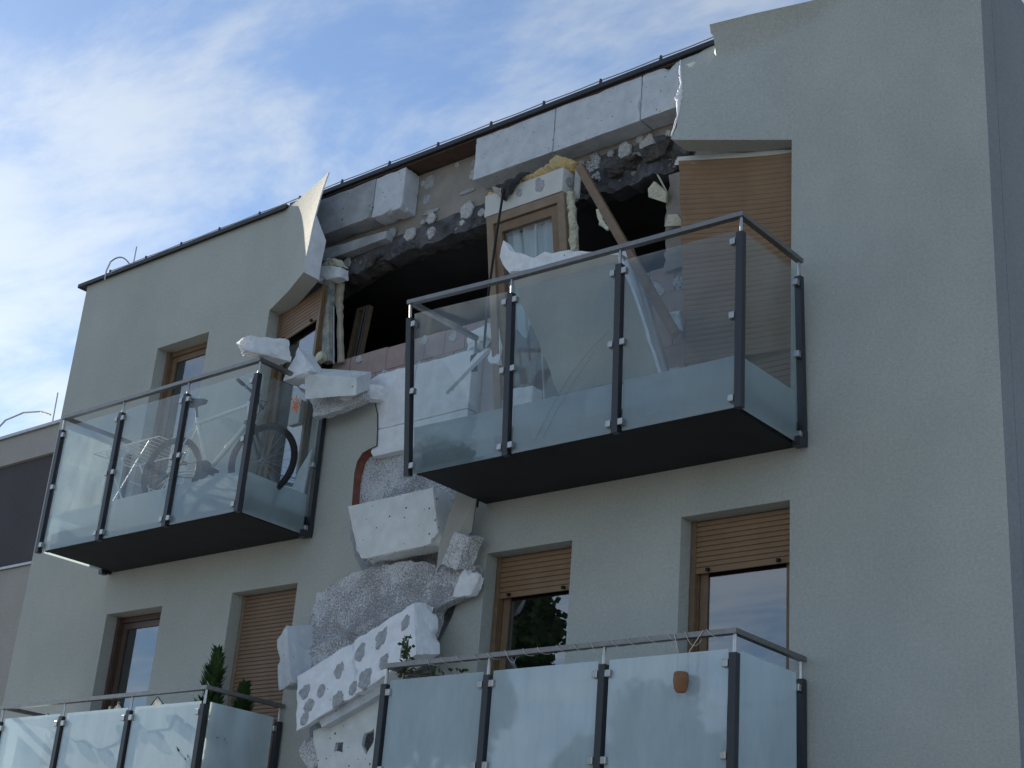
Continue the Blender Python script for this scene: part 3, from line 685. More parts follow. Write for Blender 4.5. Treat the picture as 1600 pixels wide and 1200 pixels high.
# ================================================================== BALCONIES
clamp_me = {}
def clamp(parent, p):
    if 'm' not in clamp_me:
        o = MB().box(-0.021, 0.021, -0.02, 0.02, -0.024, 0.024).build('clamp', 'steel', parent)
        bm = bmesh.new(); bm.from_mesh(o.data); bmesh.ops.bevel(bm, geom=bm.edges[:], offset=0.003, segments=1, affect='EDGES'); bm.to_mesh(o.data); bm.free()
        for v in o.data.vertices: v.co += parent.location
        clamp_me['m'] = o.data
    else:
        o = bpy.data.objects.new('clamp', clamp_me['m']); col.objects.link(o); o.parent = parent
    o.location = Vector(p) - parent.location
    return o
def balcony(label, x0, zr, tops, right_top=-0.05, left_top=-0.05, frost=False, cut_left=False, group='glass balconies on the grey facade'):
    """three one-metre bays; tops = y of the rail above each front post (a bent railing leans outwards)"""
    b = thing('balcony', label, 'balcony', (x0+1.5, 0.0, zr-1.43), group)
    yb, zb = -0.87, zr-1.43
    x = [x0, x0+1.0, x0+2.0, x0+3.0]
    if frost: pass
    def P(i, h):     # point on front post i at height fraction h
        return Vector((x[i], yb+(tops[i]-yb)*h, zb+1.43*h))
    s = MB(); s.box(x0+0.06, x0+2.94, -0.80, -0.002, zb+0.02, zb+0.20)
    s.box(x0+0.06, x0+2.94, -0.84, -0.801, zb+0.015, zb+0.12); s.build('slab', 'dark_slab', b)
    MB().box(x0+0.10, x0+2.90, -0.78, -0.01, zb+0.201, zb+0.222).build('floor_tiles', 'concrete', b)
    # front posts, pins, clamps
    for i in range(4):
        m = MB(); m.bar(P(i, 0), P(i, 0.905), 0.052, 0.05, (0, 1, 0)); m.build('post', 'anthracite', b)
        MB().tube([P(i, 0.905), P(i, 0.99)], 0.012, 8).build('post_pin', 'steel', b, smooth=True)
        for h in (0.05, 0.47, 0.86):
            for sd in (-1, 1):
                if (i == 0 and sd < 0) or (i == 3 and sd > 0): continue
                clamp(b, P(i, h) + Vector((sd*0.052, -0.012, 0)))
    # wall posts and their pins
    for xx, top in ((x0, left_top), (x0+3.0, right_top)):
        if cut_left and xx == x0:
            MB().box(xx-0.03, xx+0.03, -0.13, -0.06, zb-0.02, zb+0.05).build('wall_bracket', 'anthracite', b)
            a, c = Vector((xx, -0.24, zr-0.22)), Vector((xx, -0.24, zr-0.02))
            MB().bar((xx, -0.24, zr-0.30), a + Vector((0, 0, 0.06)), 0.05, 0.045, (0, 1, 0)).build('post', 'anthracite', b)
            MB().tube([a, c], 0.012, 8).build('post_pin', 'steel', b, smooth=True); continue
        a, c = Vector((xx, -0.035, zb)), Vector((xx, top, zr))
        m = MB(); m.bar(a, a.lerp(c, 0.905), 0.05, 0.05, (0, 1, 0)); m.build('post', 'anthracite', b)
        MB().tube([a.lerp(c, 0.905), a.lerp(c, 0.99)], 0.012, 8).build('post_pin', 'steel', b, smooth=True)
        for h in (0.05, 0.47, 0.86): clamp(b, a.lerp(c, h) + Vector((0.0, -0.05, 0)))
        MB().box(xx-0.02, xx+0.02, -0.01, -0.001, zb+0.03, zb+0.12).build('wall_bracket', 'anthracite', b)
        MB().box(xx-0.03, xx+0.03, -0.13, -0.06, zb-0.02, zb+0.05).build('wall_bracket', 'anthracite', b)
    # handrail
    hr = MB()
    R_ = [P(i, 1.0) for i in range(4)]
    for i in range(3): hr.bar(R_[i] - Vector((0.024 if i == 0 else 0, 0, 0)), R_[i+1] + Vector((0.024 if i == 2 else 0, 0, 0)), 0.048, 0.034)
    hr.build('handrail', 'rail_steel', b)
    MB().bar(R_[3] + Vector((0, 0.026, 0)), (x0+3.0, right_top+0.03, zr), 0.046, 0.033).build('handrail', 'rail_steel', b)
    MB().bar(R_[0] + Vector((0, 0.026, 0)), (x0, -0.235 if cut_left else left_top, zr), 0.046, 0.033).build('handrail', 'rail_steel', b)
    # panes
    def pane(a0, a1, b1, b0, nrm, film=True):
        n = Vector(nrm)*0.009
        pm = MB().hexa([a0, a1, b1, b0] + [v+n for v in (a0, a1, b1, b0)])
        if frost: pm.mi[1:] = [1]*5
        o = pm.build('glass_panel', ['glass_frost', 'glass_edge'] if frost else 'glass_clear', b)
        if film and not frost:
            t = 0.285; q = [a0, a1, a1.lerp(b1, t), a0.lerp(b0, t)]; m_ = Vector(nrm)*0.012; k = Vector(nrm)*0.014
            fb = MB().hexa([v+m_ for v in q] + [v+k for v in q]); fb.mi[1:] = [1]*5
            fb.build('frosted_band', ['glass_film', 'glass_edge'], o)
    for i in range(3):
        g0 = Vector((0.045, 0, 0))
        pane(P(i, 0.01)+g0, P(i+1, 0.01)-g0, P(i+1, 0.925)-g0, P(i, 0.925)+g0, (0, 1, 0))
    for xx, top, sg in ((x0+3.0, right_top, -1), (x0, left_top, 1)):
        if cut_left and sg > 0: continue
        i = 3 if sg < 0 else 0
        f0, f1 = P(i, 0.01) + Vector((0, .06, 0)), P(i, 0.925) + Vector((0, .06, 0))
        w0, w1 = Vector((xx, -0.10, f0.z)), Vector((xx, top-0.065, f1.z))
        pane(f0, w0, w1, f1, (sg, 0, 0))
    return b
bal_ul = balcony('clear glass balcony holding a bicycle, foam blocks on its corner', -12.93, 6.71, (-0.87,)*4)
bal_ur = balcony('clear glass balcony leaning outwards below the blown-out windows', -7.9, 6.71, (-1.05, -0.97, -0.93, -0.89), right_top=-0.10, cut_left=True)
bal_ll = balcony('frosted glass balcony at lower left with string lights', -12.98, 3.765, (-0.87,)*4, frost=True)
bal_lr = balcony('frosted glass balcony at lower right with a small hanging pot', -7.9, 3.79, (-0.87,)*4, frost=True)

# ================================================================== ROOF FITTINGS
lc = thing('lightning_conductor', 'thin lightning wire on clips along the roof edge', 'wire', (-10.0, 0.05, 9.05))
wp = []
xs_ = [-14.12, -13.44, -12.80, -12.14, -11.48, -10.85, -10.22, -9.55, -8.90, -8.23, -7.60, -6.96, -6.32, -5.78]
for i, x in enumerate(xs_):
    wp.append((x, 0.05, 9.10))
    if i + 1 < len(xs_): wp.append(((x+xs_[i+1])/2, 0.05, 9.094))
MB().tube(wp, 0.006, 6).build('conductor_wire', 'zinc', lc)
for x in xs_[:-1]:
    c = MB(); c.box(x-0.013, x+0.013, 0.037, 0.063, 9.008 if x > -10.9 else 8.998, 9.075); c.box(x-0.009, x+0.009, 0.04, 0.06, 9.075, 9.115)
    c.build('wire_clip', 'anthracite', lc)
rod = MB(); rod.tube([(-13.78, 0.12, 9.01), (-13.78, 0.12, 9.36)], 0.007, 6); rod.box(-13.84, -13.72, 0.08, 0.16, 9.012, 9.04)
tag(rod.build('lightning_rod', 'zinc'), 'short upright lightning rod near the left roof corner', 'rod')
def arc(x0, x1, y, z, h, n=14, drop=0.0):
    pts = []
    for i in range(n+1):
        a = math.pi*i/n
        pts.append((x0+(x1-x0)*(1-math.cos(a))/2, y, z+h*math.sin(a)**0.7))
    return pts
lp = MB(); lp.tube([(-14.0, -0.075, 8.90), (-14.0, -0.075, 9.02)] + [(-13.99+0.30*t, -0.075+0.12*t, 9.02+0.16*math.sin(math.pi*min(1, 0.15+t*0.85))**0.8) for t in [i/12 for i in range(1, 13)]], 0.009, 6)
tag(lp.build('cable_loop', 'zinc'), 'cable looping over the coping beside the left lightning rod', 'cable')
lp = MB(); lp.tube([(-20.9, ny-0.06, 8.7), (-20.85, ny-0.06, 9.1), (-20.6, ny, 9.35), (-20.2, ny+0.05, 9.42), (-19.8, ny+0.1, 9.38), (-19.5, ny+0.1, 9.27)], 0.014, 6)
tag(lp.build('cable_loop', 'zinc'), 'cable arching over the coping of the far left block', 'cable')
rod = MB(); rod.tube([(-19.4, ny+0.1, 9.05), (-19.42, ny+0.1, 9.62)], 0.010, 6); rod.box(-19.46, -19.34, ny+0.05, ny+0.15, 9.052, 9.08)
tag(rod.build('lightning_rod', 'zinc'), 'thin upright rod on the roof of the far left block', 'rod')

# ================================================================== TORN-OUT WINDOW AND WHAT HANGS AROUND IT
TW = thing('torn_window', 'torn-out brown balcony door tipping outwards under its foam shutter box', 'window', (-7.5, 0.1, 5.5))
tip = lambda v: (v[0], v[1] - 0.22 + (7.88 - v[2])*0.185, v[2])
f = MB(); frame_ring(f, -7.93, -7.07, 5.55, 7.885, 0.0, 0.075, 0.075); f.build('frame', 'oak_frame', TW, swing=tip)
f = MB(); frame_ring(f, -7.85, -7.15, 5.63, 7.80, 0.02, 0.085, 0.075); f.build('sash', 'brown_frame', TW, swing=tip)
MB().box(-7.775, -7.225, 0.05, 0.058, 5.7, 7.73).build('pane', 'glass_clear', TW, swing=tip)
MB().box(-7.44, -7.425, 0.06, 0.075, 5.7, 7.73).build('glazing_bar', 'zinc', TW, swing=tip)
cu = MB(); vs = []
for i in range(41):
    x = -7.80 + 0.6*i/40; yy = 0.13 + 0.018*math.sin(i*0.8) + 0.006*math.sin(i*2.1)
    vs += [(x, yy, 6.85 + 0.05*math.sin(i*0.5)), (x, yy, 7.74)]
cu.add(vs, [(2*i, 2*i+2, 2*i+3, 2*i+1) for i in range(40)]); cu.build('curtain', 'curtain', TW, smooth=True, swing=tip)
foam('shutter_box', [(-7.96, -0.225, 8.105), (-7.085, -0.225, 8.125), (-7.085, -0.225, 7.895), (-7.95, -0.225, 7.89)], (0.0, 0.22, 0.0), 'box_white', TW, cuts=8, rough=0.002, chip=0.006, seed=50)
for i, (x, z, r_) in enumerate([(-7.33, 8.02, 0.05), (-7.56, 8.02, 0.032), (-7.36, 8.07, 0.03)]): dab(x, -0.225, z, r_, 'dab_grey', TW, 80+i, name='scar', th=0.004, stretch=1.3)
dab(-7.08, -0.14, 8.02, 0.045, 'dab_grey', TW, 85, name='scar', nrm=(1, -0.02, 0), th=0.004)
# expanding foam along the top and down the right side
def lumps(name, pts, radii, material, parent, seed=0, n=12, rough=0.35):
    mb = MB(); P = []
    for (a, b, ra, rb) in zip(pts[:-1], pts[1:], radii[:-1], radii[1:]):
        m = max(2, int((Vector(a)-Vector(b)).length/0.025))
        for k in range(m): t = k/m; P.append((Vector(a).lerp(Vector(b), t), ra+(rb-ra)*t))
    P.append((Vector(pts[-1]), radii[-1]))
    mb.tube([p for p, r_ in P], [r_*(1+rough*noise.noise(Vector((i*0.9, seed, 0)))) for i, (p, r_) in enumerate(P)], n)
    mb.v = [tuple(Vector(v) + noise.noise_vector(Vector(v)*26 + Vector((seed, 0, 0)))*radii[0]*0.45) for v in mb.v]
    return mb.build(name, material, parent)
lumps('expanding_foam', [(-7.97, -0.13, 8.13), (-7.6, -0.13, 8.155), (-7.32, -0.13, 8.18), (-7.22, -0.13, 8.22), (-7.06, -0.10, 8.17)], [0.05, 0.055, 0.075, 0.10, 0.05], 'pu_foam', TW, 1)
lumps('expanding_foam', [(-7.045, -0.16, 7.90), (-7.035, -0.09, 7.5), (-7.03, -0.03, 7.1)], [0.035, 0.04, 0.04], 'pu_pale', TW, 4)
MB().box(-7.06, -7.0, -0.10, -0.085, 7.86, 8.16).build('box_end', 'box_white', TW)
# cloth snagged on the box, with a thin pole leaning under it
cl = MB(); vs = []; n, m = 18, 14
for i in range(n+1):
    for j in range(m+1):
        u, v = i/n, j/m
        x = -7.86 + 0.37*u; z = 8.17 - 0.20*v*(1-0.55*abs(u-0.45)*1.6) + 0.05*u*(1-v)
        y = -0.27 - 0.025*math.sin(u*17 + v*4) - 0.02*noise.noise(Vector((u*5, v*5, 2))) + 0.05*(1-v)**3
        vs.append((x - 0.06*v*(u-0.45)*3, y, z))
cl.add(vs, [(i*(m+1)+j, (i+1)*(m+1)+j, (i+1)*(m+1)+j+1, i*(m+1)+j+1) for i in range(n) for j in range(m)])
for k in range(len(cl.f)): cl.mi[k] = 1 if (k//m) < 6 and (k % m) > 3 else 0
o = cl.build('cloth', ['cloth', 'cloth_light'], None, smooth=True)
so = o.modifiers.new('thickness', 'SOLIDIFY'); so.thickness = 0.008
tag(o, 'crumpled black and pale cloth snagged on the white shutter box', 'cloth')
tag(MB().tube([(-7.69, -0.29, 8.06), (-7.72, -0.30, 7.6), (-7.78, -0.27, 7.05), (-7.8, -0.24, 6.6)], 0.011, 8).build('pole', 'black'), 'thin black pole hanging below the snagged cloth', 'pole')
# wooden beam fallen across the hole
bm_ = thing('wooden_beam', 'brown timber batten leaning diagonally across the dark hole', 'beam', (-5.78, -0.33, 6.2))
MB().bar((-6.96, -0.17, 8.12), (-5.80, -0.33, 6.23), 0.07, 0.045, (0, 1, 0)).build('batten', 'brown_frame', bm_)
lumps('foam_residue', [(-6.68, -0.24, 7.58), (-6.62, -0.245, 7.44), (-6.55, -0.25, 7.36)], [0.014, 0.022, 0.012], 'pu_pale', bm_, 6)
tag(MB().tube([(-6.46, -0.12, 7.25), (-6.25, -0.13, 6.65), (-6.02, -0.15, 5.95)], [0.055, 0.062, 0.07], 14).build('pipe', 'zinc', None, smooth=True), 'pale round pipe leaning behind the timber batten', 'pipe')
# fallen sheet of render leaning inside the railing
pn = sheet(rag([(-7.10, 6.90), (-6.62, 6.84), (-6.05, 6.77), (-5.86, 6.3), (-5.66, 5.73), (-6.1, 5.74), (-6.53, 5.74), (-6.75, 6.2), (-7.0, 6.68), (-7.10, 6.90)], 0.1, 0.012, 8)[:-1], [],
           lambda x, z: -0.735 - 0.02*(z-5.7) + 0.02*math.sin(x*2.1), lambda x, z: 0.05, 0.12, sidefun=lambda x, z: 1)
tag(pn.build('fallen_render_sheet', ['render_panel', 'foam_clean'], None), 'large grey-beige sheet of render leaning inside the damaged railing', 'panel')
# ragged white foam crust on its upper edge
cr = sheet(rag([(-7.27, 7.26), (-7.20, 7.15), (-7.08, 7.10), (-6.95, 7.02), (-6.84, 7.05), (-6.68, 7.01), (-6.4, 6.93), (-6.12, 6.90), (-6.10, 6.84), (-6.6, 6.85), (-7.0, 6.88), (-7.2, 6.96), (-7.30, 7.12), (-7.27, 7.26)], 0.06, 0.02, 12)[:-1], [],
           lambda x, z: -0.66 - 0.10*(z-6.9) + 0.03*noise.noise(Vector((x*12, z*12, 1))), lambda x, z: 0.09, 0.035, jit=0.3)
tag(cr.build('foam_crust', ['foam_clean', 'foam_clean'], None), 'jagged white foam crust lying behind the damaged handrail', 'foam')
o = shard('foam_shard', [(-8.03, -0.38, 6.17), (-7.62, -0.34, 6.50), (-7.78, -0.30, 6.50), (-7.93, -0.31, 6.36)], 0.03, 'foam_clean', None)
tag(o, 'thin pointed white shard below the broken railing end', 'foam')
o = foam('foam_block', [(-7.27, -0.45, 6.05), (-7.05, -0.45, 6.03), (-7.05, -0.45, 5.72), (-7.27, -0.45, 5.72)], (0, 0.12, 0), 'foam_clean', None, cuts=5, seed=52)
tag(o, 'small white foam piece low behind the second glass pane', 'foam block')
o = MB(); frame_ring(o, -10.42, -10.24, 6.2, 7.92, 0.58, 0.64, 0.035)
o.v = [(v[0] - 0.0 + (v[2]-7.36)*0.12, v[1], v[2]) for v in o.v]
so_ = thing('loose_sash', 'narrow loose window sash standing inside the dark room', 'window', (-10.33, 0.6, 5.5))
o.build('frame', 'oak_frame', so_)
for k in (-10.29, -10.25): MB().bar((k+0.075, 0.56, 7.9), (k-0.13, 0.56, 6.2), 0.012, 0.012).build('metal_edge', 'zinc', so_)

# ================================================================== FOAM DEBRIS
G1 = 'broken foam insulation blocks hanging on the facade'
def block(label, quad, tvec, m='foam', **k):
    o = foam('foam_block', quad, tvec, m, None, **k); tag(o, label, 'foam block', G1); return o
# on the corner of the upper left balcony
block('long white foam block lying on the corner of the left handrail', [(-9.98, -1.04, 6.90), (-9.90, -0.60, 7.01), (-9.88, -0.55, 6.80), (-9.95, -1.10, 6.735)], (-0.22, 0.05, 0.01), 'foam_clean', cuts=8, rough=0.014, chip=0.035, chips=6, seed=60, taper=0.9)
block('white foam wedge standing between two blocks beside the left balcony', [(-9.94, -0.45, 7.00), (-9.74, -0.42, 6.74), (-9.85, -0.52, 6.66), (-10.03, -0.50, 6.66)], (-0.06, 0.24, 0.03), 'foam_clean', cuts=7, rough=0.006, chip=0.02, seed=61)
block('speckled rectangular foam block sticking out right of the left balcony', [(-9.86, -0.40, 6.73), (-9.19, -0.36, 6.57), (-9.17, -0.36, 6.40), (-9.80, -0.40, 6.47)], (-0.09, 0.25, 0.17), 'foam_old', cuts=9, rough=0.004, chip=0.012, chips=1, seed=62)
sm_ = rough_bed('foam_scrap', rag([(-10.12, 6.72), (-9.9, 6.5), (-9.85, 6.36), (-9.55, 6.36), (-9.2, 6.42), (-9.25, 6.50), (-9.9, 6.60), (-10.12, 6.72)], 0.05, 0.015, 4)[:-1], -0.24, 0.04, ['crumb_pale', 'crumb'], t=0.08, parent=None)
tag(sm_, 'grey crumbly strip hanging under the speckled foam block', 'foam')
of_ = MB()
for i in range(26):
    a = Vector((-9.87+random.uniform(-.03, .03), -0.42+random.uniform(-.03, .03), 6.44+random.uniform(-.07, .06)))
    of_.bar(a, a+Vector((random.uniform(-.05, .05), random.uniform(-.05, .02), random.uniform(-.06, .04))), 0.007, 0.004)
tag(of_.build('mesh_tuft', 'orange'), 'bright orange tuft of frayed mesh below the speckled foam block', 'mesh')
block('thin white foam flap joining the speckled block to the wall', [(-9.45, -0.30, 6.62), (-9.15, -0.05, 6.60), (-9.2, -0.05, 6.48), (-9.45, -0.30, 6.44)], (0.0, 0.1, 0), 'foam_clean', cuts=5, rough=0.01, chip=0.02, seed=63)
# hanging below
block('large pale speckled foam board tilted below the damaged balcony', [(-9.28, -0.20, 5.43), (-8.27, -0.20, 5.45), (-8.10, -0.24, 4.94), (-9.02, -0.24, 4.905)], (0.03, 0.19, 0.0), 'foam_old', cuts=10, rough=0.004, chip=0.025, chips=5, seed=64)
sp = shard('render_shard', [(-7.97, -0.22, 5.40), (-7.82, -0.15, 5.30), (-7.84, -0.15, 5.02), (-8.0, -0.22, 4.86), (-8.10, -0.24, 4.70), (-8.10, -0.24, 4.92)], 0.03, 'render_panel', None)
tag(sp, 'bent grey-beige shard of render right of the large speckled board', 'render shard')
o = foam('foam_block', [(-7.93, -0.26, 5.0), (-7.79, -0.22, 4.95), (-7.90, -0.22, 4.70), (-8.05, -0.26, 4.74)], (0.05, 0.12, 0.02), 'crumb_pale', None, cuts=7, rough=0.01, chip=0.02, seed=65)
tag(o, 'small rough crumbly foam block at the tip of the render shard', 'foam block', G1)
ds = rough_bed('torn_insulation_sheet', rag([(-9.66, 4.72), (-9.2, 4.86), (-8.6, 4.88), (-8.1, 4.78), (-7.80, 4.76), (-7.85, 4.55), (-8.15, 4.40), (-8.2, 4.1), (-9.0, 3.8), (-9.6, 3.9), (-9.70, 4.3), (-9.66, 4.72)], 0.06, 0.02, 2)[:-1],
     -0.10, 0.03, ['crumb', 'crumb_pale'], t=0.09, parent=None, fine=0.02, grid=0.035, tilt=lambda x, z: -0.10*max(0, 4.6-z) - 0.05*math.exp(-((z-4.33-0.22*(x+9.0)+0.10*(x+9.0)**2)/0.05)**2))
tag(ds, 'large torn grey sheet crusted with white foam beads below the tilted board', 'insulation sheet')
block('folded foam corner at the right tip of the torn grey sheet', [(-7.88, -0.17, 4.74), (-7.74, -0.12, 4.66), (-7.83, -0.12, 4.50), (-7.97, -0.17, 4.50)], (0.02, 0.07, 0), 'foam_clean', cuts=6, rough=0.012, chip=0.02, seed=66)
block('small foam block left of the torn sheet, its end face showing', [(-9.92, -0.25, 4.29), (-9.66, -0.38, 4.37), (-9.51, -0.38, 3.86), (-9.80, -0.25, 3.84)], (0.04, 0.32, 0.08), 'foam', cuts=7, rough=0.005, chip=0.015, seed=67)
block('left foam board of the bright perforated pair', [(-9.48, -0.35, 3.925), (-8.85, -0.35, 4.175), (-8.625, -0.48, 3.69), (-9.26, -0.48, 3.44)], (0.03, 0.17, 0.08), 'foam_clean', cuts=9, rough=0.006, chip=0.025, chips=5, seed=68)
block('right foam board of the bright perforated pair', [(-8.845, -0.35, 4.177), (-8.21, -0.35, 4.43), (-8.0, -0.48, 3.97), (-8.62, -0.48, 3.692)], (0.07, 0.20, 0.04), 'foam_clean', cuts=9, rough=0.006, chip=0.025, chips=5, seed=69)
for i, (x, z, r_, st) in enumerate([(-9.34, 3.80, .07, 1.0), (-9.30, 3.68, .05, 1.5), (-9.16, 3.80, .05, 1.3), (-9.35, 3.58, .05, 1.0), (-8.97, 3.95, .05, 1.4), (-8.98, 3.72, .055, 1.3), (-8.73, 4.08, .06, 1.4), (-8.68, 3.86, .07, 1.4),
                                (-8.50, 4.18, .07, 1.3), (-8.48, 3.98, .055, 1.3), (-8.25, 4.28, .045, 1.5), (-8.27, 4.05, .045, 1.6), (-8.82, 3.80, .035, 1.8)]):
    u_ = (x+9.45)/1.28; v_ = (3.93+0.505*u_-z)/0.44
    x_ = -9.48+1.27*u_ + (0.22-0.01*u_)*v_; z_ = 3.925+0.505*u_ - 0.48*v_
    o = dab(x_, -0.352-0.13*v_, z_, r_, 'dab_grey', None, 90+i, th=0.006, stretch=st, nrm=(0.12, -1, 0.27))
    par = [q for q in bpy.data.objects if q.get('label', '').startswith('left foam board' if x < -8.8 else 'right foam board')][0]
    o.parent = par
o = foam('foam_block', [(-9.08, -0.42, 3.54), (-8.43, -0.40, 3.80), (-8.39, -0.40, 3.72), (-9.03, -0.42, 3.47)], (0.02, 0.14, 0.02), 'foam', None, cuts=7, rough=0.004, chip=0.01, seed=70)
tag(o, 'narrow foam strip under the bright perforated boards', 'foam block', G1)
lpn = sheet(rag([(-9.22, 3.47), (-8.85, 3.58), (-8.45, 3.70), (-8.40, 3.3), (-8.40, 2.8), (-8.9, 2.75), (-9.06, 3.1), (-9.22, 3.47)], 0.09, 0.012, 6)[:-1],
            [rag([(-8.62, 3.42), (-8.52, 3.46), (-8.50, 3.36), (-8.56, 3.25), (-8.63, 3.33), (-8.62, 3.42)], 0.04, 0.012, 2)[:-1], rag([(-8.93, 3.36), (-8.84, 3.36), (-8.83, 3.28), (-8.93, 3.29), (-8.93, 3.36)], 0.04, 0.01, 3)[:-1]],
            lambda x, z: -0.32 - 0.08*(3.6-z), lambda x, z: 0.03, 0.08)
tag(lpn.build('hanging_render_sheet', ['foam_old', 'foam_old'], None), 'pale render sheet with torn holes at the bottom of the debris', 'render sheet')
o = foam('foam_block', [(-9.42, -0.28, 3.46), (-9.20, -0.28, 3.45), (-9.02, -0.30, 3.0), (-9.36, -0.30, 2.95)], (0.02, 0.14, 0), 'crumb_pale', None, cuts=8, rough=0.02, chip=0.04, chips=5, seed=71)
tag(o, 'crumbly rounded foam lump at the lowest left of the debris', 'foam block', G1)

# ================================================================== UPPER LEFT BALCONY: BICYCLE, CLOTHES AIRER
BK = thing('bicycle', 'white mountain bicycle parked behind the left balcony glass', 'bicycle', (-10.65, -0.62, 5.52))
hub_r, hub_f = Vector((-11.24, -0.68, 5.90)), Vector((-10.15, -0.50, 5.90))
fwd = (hub_f - hub_r).normalized(); upv = Vector((0, 0, 1)); side = fwd.cross(upv)
def wheel(c, d, name='wheel'):
    d = d.normalized()
    def circ(r_, n=36): return [c + (d*math.cos(2*math.pi*i/n) + upv*math.sin(2*math.pi*i/n))*r_ for i in range(n)]
    w = MB().tube(circ(0.312), 0.014, 6, closed=True).build(name, 'rubber', BK, smooth=True)
    MB().tube(circ(0.335), 0.029, 8, closed=True).build('tyre', 'rubber', w, smooth=True)
    s = MB()
    for i in range(20):
        a = 2*math.pi*i/20; e = c + (d*math.cos(a)+upv*math.sin(a))*0.31
        s.tube([c + d.cross(upv)*0.02*(1 if i % 2 else -1), e], 0.0016, 4)
    s.build('spokes', 'steel', w)
    MB().tube([c - d.cross(upv)*0.05, c + d.cross(upv)*0.05], 0.02, 10).build('hub', 'steel', w)
wheel(hub_r, fwd); steer = (fwd + side*-0.12).normalized(); wheel(hub_f, steer)
L_ = (hub_f-hub_r).length
def bp_(u, h): return hub_r + fwd*u*L_ + upv*h
bbk, seat_t, head_t, head_b = bp_(0.41, -0.03), bp_(0.21, 0.47), bp_(0.76, 0.58), bp_(0.81, 0.43)
fr = MB(); fr.tube([seat_t, head_t], 0.019, 8); fr.tube([bbk, head_b], 0.024, 8); fr.tube([bbk, seat_t - fwd*0.02 + upv*0.06], 0.018, 8)
fr.tube([head_t + upv*0.03, head_b - upv*0.03], 0.024, 8)
for sd in (-0.05, 0.05):
    fr.tube([bbk + side*sd*0.6, hub_r + side*sd], 0.011, 6); fr.tube([seat_t + side*sd*0.4, hub_r + side*sd], 0.010, 6)
fr.build('frame', 'bike_frame', BK, smooth=True)
fk = MB()
for sd in (-0.055, 0.055): fk.tube([head_b + side*sd - upv*0.05, hub_f + side*sd], 0.016, 8)
fk.bar(head_b + side*0.07 - upv*0.05, head_b - side*0.07 - upv*0.05, 0.04, 0.035); fk.build('fork', 'anthracite', BK, smooth=True)
hb_c = head_t + upv*0.11 + fwd*0.03; hd = (side*0.95 + fwd*0.35).normalized()
hb = MB(); hb.tube([head_t, hb_c], 0.016, 8); hb.tube([hb_c - hd*0.34 - fwd*0.03, hb_c - hd*0.1, hb_c, hb_c + hd*0.1, hb_c + hd*0.34 - fwd*0.03], 0.013, 8)
hbo = hb.build('handlebar', 'anthracite', BK, smooth=True)
for s_ in (-1, 1):
    MB().tube([hb_c + hd*s_*0.23 - fwd*0.02, hb_c + hd*s_*0.35 - fwd*0.032], 0.018, 8).build('grip', 'rubber', hbo)
    MB().tube([hb_c + hd*s_*0.2 - upv*0.02, hb_c + hd*s_*0.28 + fwd*0.06 - upv*0.035], 0.007, 6).build('brake_lever', 'steel', hbo)
    MB().tube([hb_c + hd*s_*0.15, hb_c + hd*s_*0.1 + fwd*0.13 - upv*0.06, hb_c + fwd*0.11 - upv*0.2, head_b + side*0.03*s_ - upv*0.05], 0.004, 5).build('cable', 'rubber', hbo)
sd_ = MB(); top = seat_t + upv*0.20 - fwd*0.06; sd_.tube([seat_t, top], 0.014, 8)
sd_.build('seat_post', 'anthracite', BK)
sm = MB(); sm.lathe(top, [(0.02, -0.01), (0.09, 0.0), (0.10, 0.03), (0.06, 0.055), (0.01, 0.06)], 12)
sm.v = [tuple(top + fwd*((Vector(v)-top).dot(fwd)*1.45) + side*((Vector(v)-top).dot(side)*(0.8 if (Vector(v)-top).dot(fwd) < 0 else 0.35)) + upv*(Vector(v)-top).z) for v in sm.v]
sm.build('saddle', 'rubber', BK, smooth=True)
ck = MB(); ck.tube([bbk + side*0.05, bbk + side*0.06], 0.09, 20); ck.tube([bbk + side*0.07, bbk + side*0.07 + fwd*0.16 - upv*0.05], 0.011, 6)
ck.tube([bbk - side*0.07, bbk - side*0.07 - fwd*0.16 + upv*0.05], 0.011, 6); ck.tube([bbk - side*0.08, bbk + side*0.08], 0.02, 8)
cko = ck.build('crank', 'anthracite', BK)
for sg in (1, -1):
    c = bbk + side*0.11*sg + (fwd*0.16 - upv*0.05)*sg
    MB().bar(c - fwd*0.05, c + fwd*0.05, 0.08, 0.022).build('pedal', 'rubber', cko)
MB().tube([bbk + side*0.055 + upv*0.088, hub_r + side*0.055 + upv*0.045], 0.005, 5).tube([bbk + side*0.055 - upv*0.088, hub_r + side*0.055 - upv*0.045], 0.005, 5).build('chain', 'rubber', BK)
bc = MB().tube([bp_(0.56, 0.12) + upv*0.04, bp_(0.60, 0.17) + upv*0.06], 0.02, 8).build('bottle_cage', 'steel', BK)

CA = thing('clothes_airer', 'white wire folding clothes airer behind the left glass panes', 'clothes airer', (-12.1, -0.5, 5.52))
tz = 6.36; a0, a1, c0, c1 = -12.68, -11.62, -0.62, -0.16
fa = MB(); fa.tube([(a0, c0, tz), (a1, c0, tz), (a1, c1, tz), (a0, c1, tz)], 0.007, 8, closed=True); fa.build('top_frame', 'white_paint', CA, smooth=True)
for k in range(10):
    x = a0 + 0.08 + k*0.1
    MB().tube([(x, c0, tz), (x, c1, tz)], 0.003, 6).build('wire', 'white_paint', CA)
for xx, s_ in ((-12.5, 1), (-11.8, -1)):
    for yy in (c0+0.02, c1-0.02):
        MB().tube([(xx, yy, tz-0.01), (xx + s_*0.62, yy, 5.53)], 0.007, 8).build('leg', 'white_paint', CA, smooth=True)
MB().tube([(-12.0, c0+0.02, 5.96), (-12.0, c1-0.02, 5.96)], 0.008, 6).build('stretcher', 'white_paint', CA)
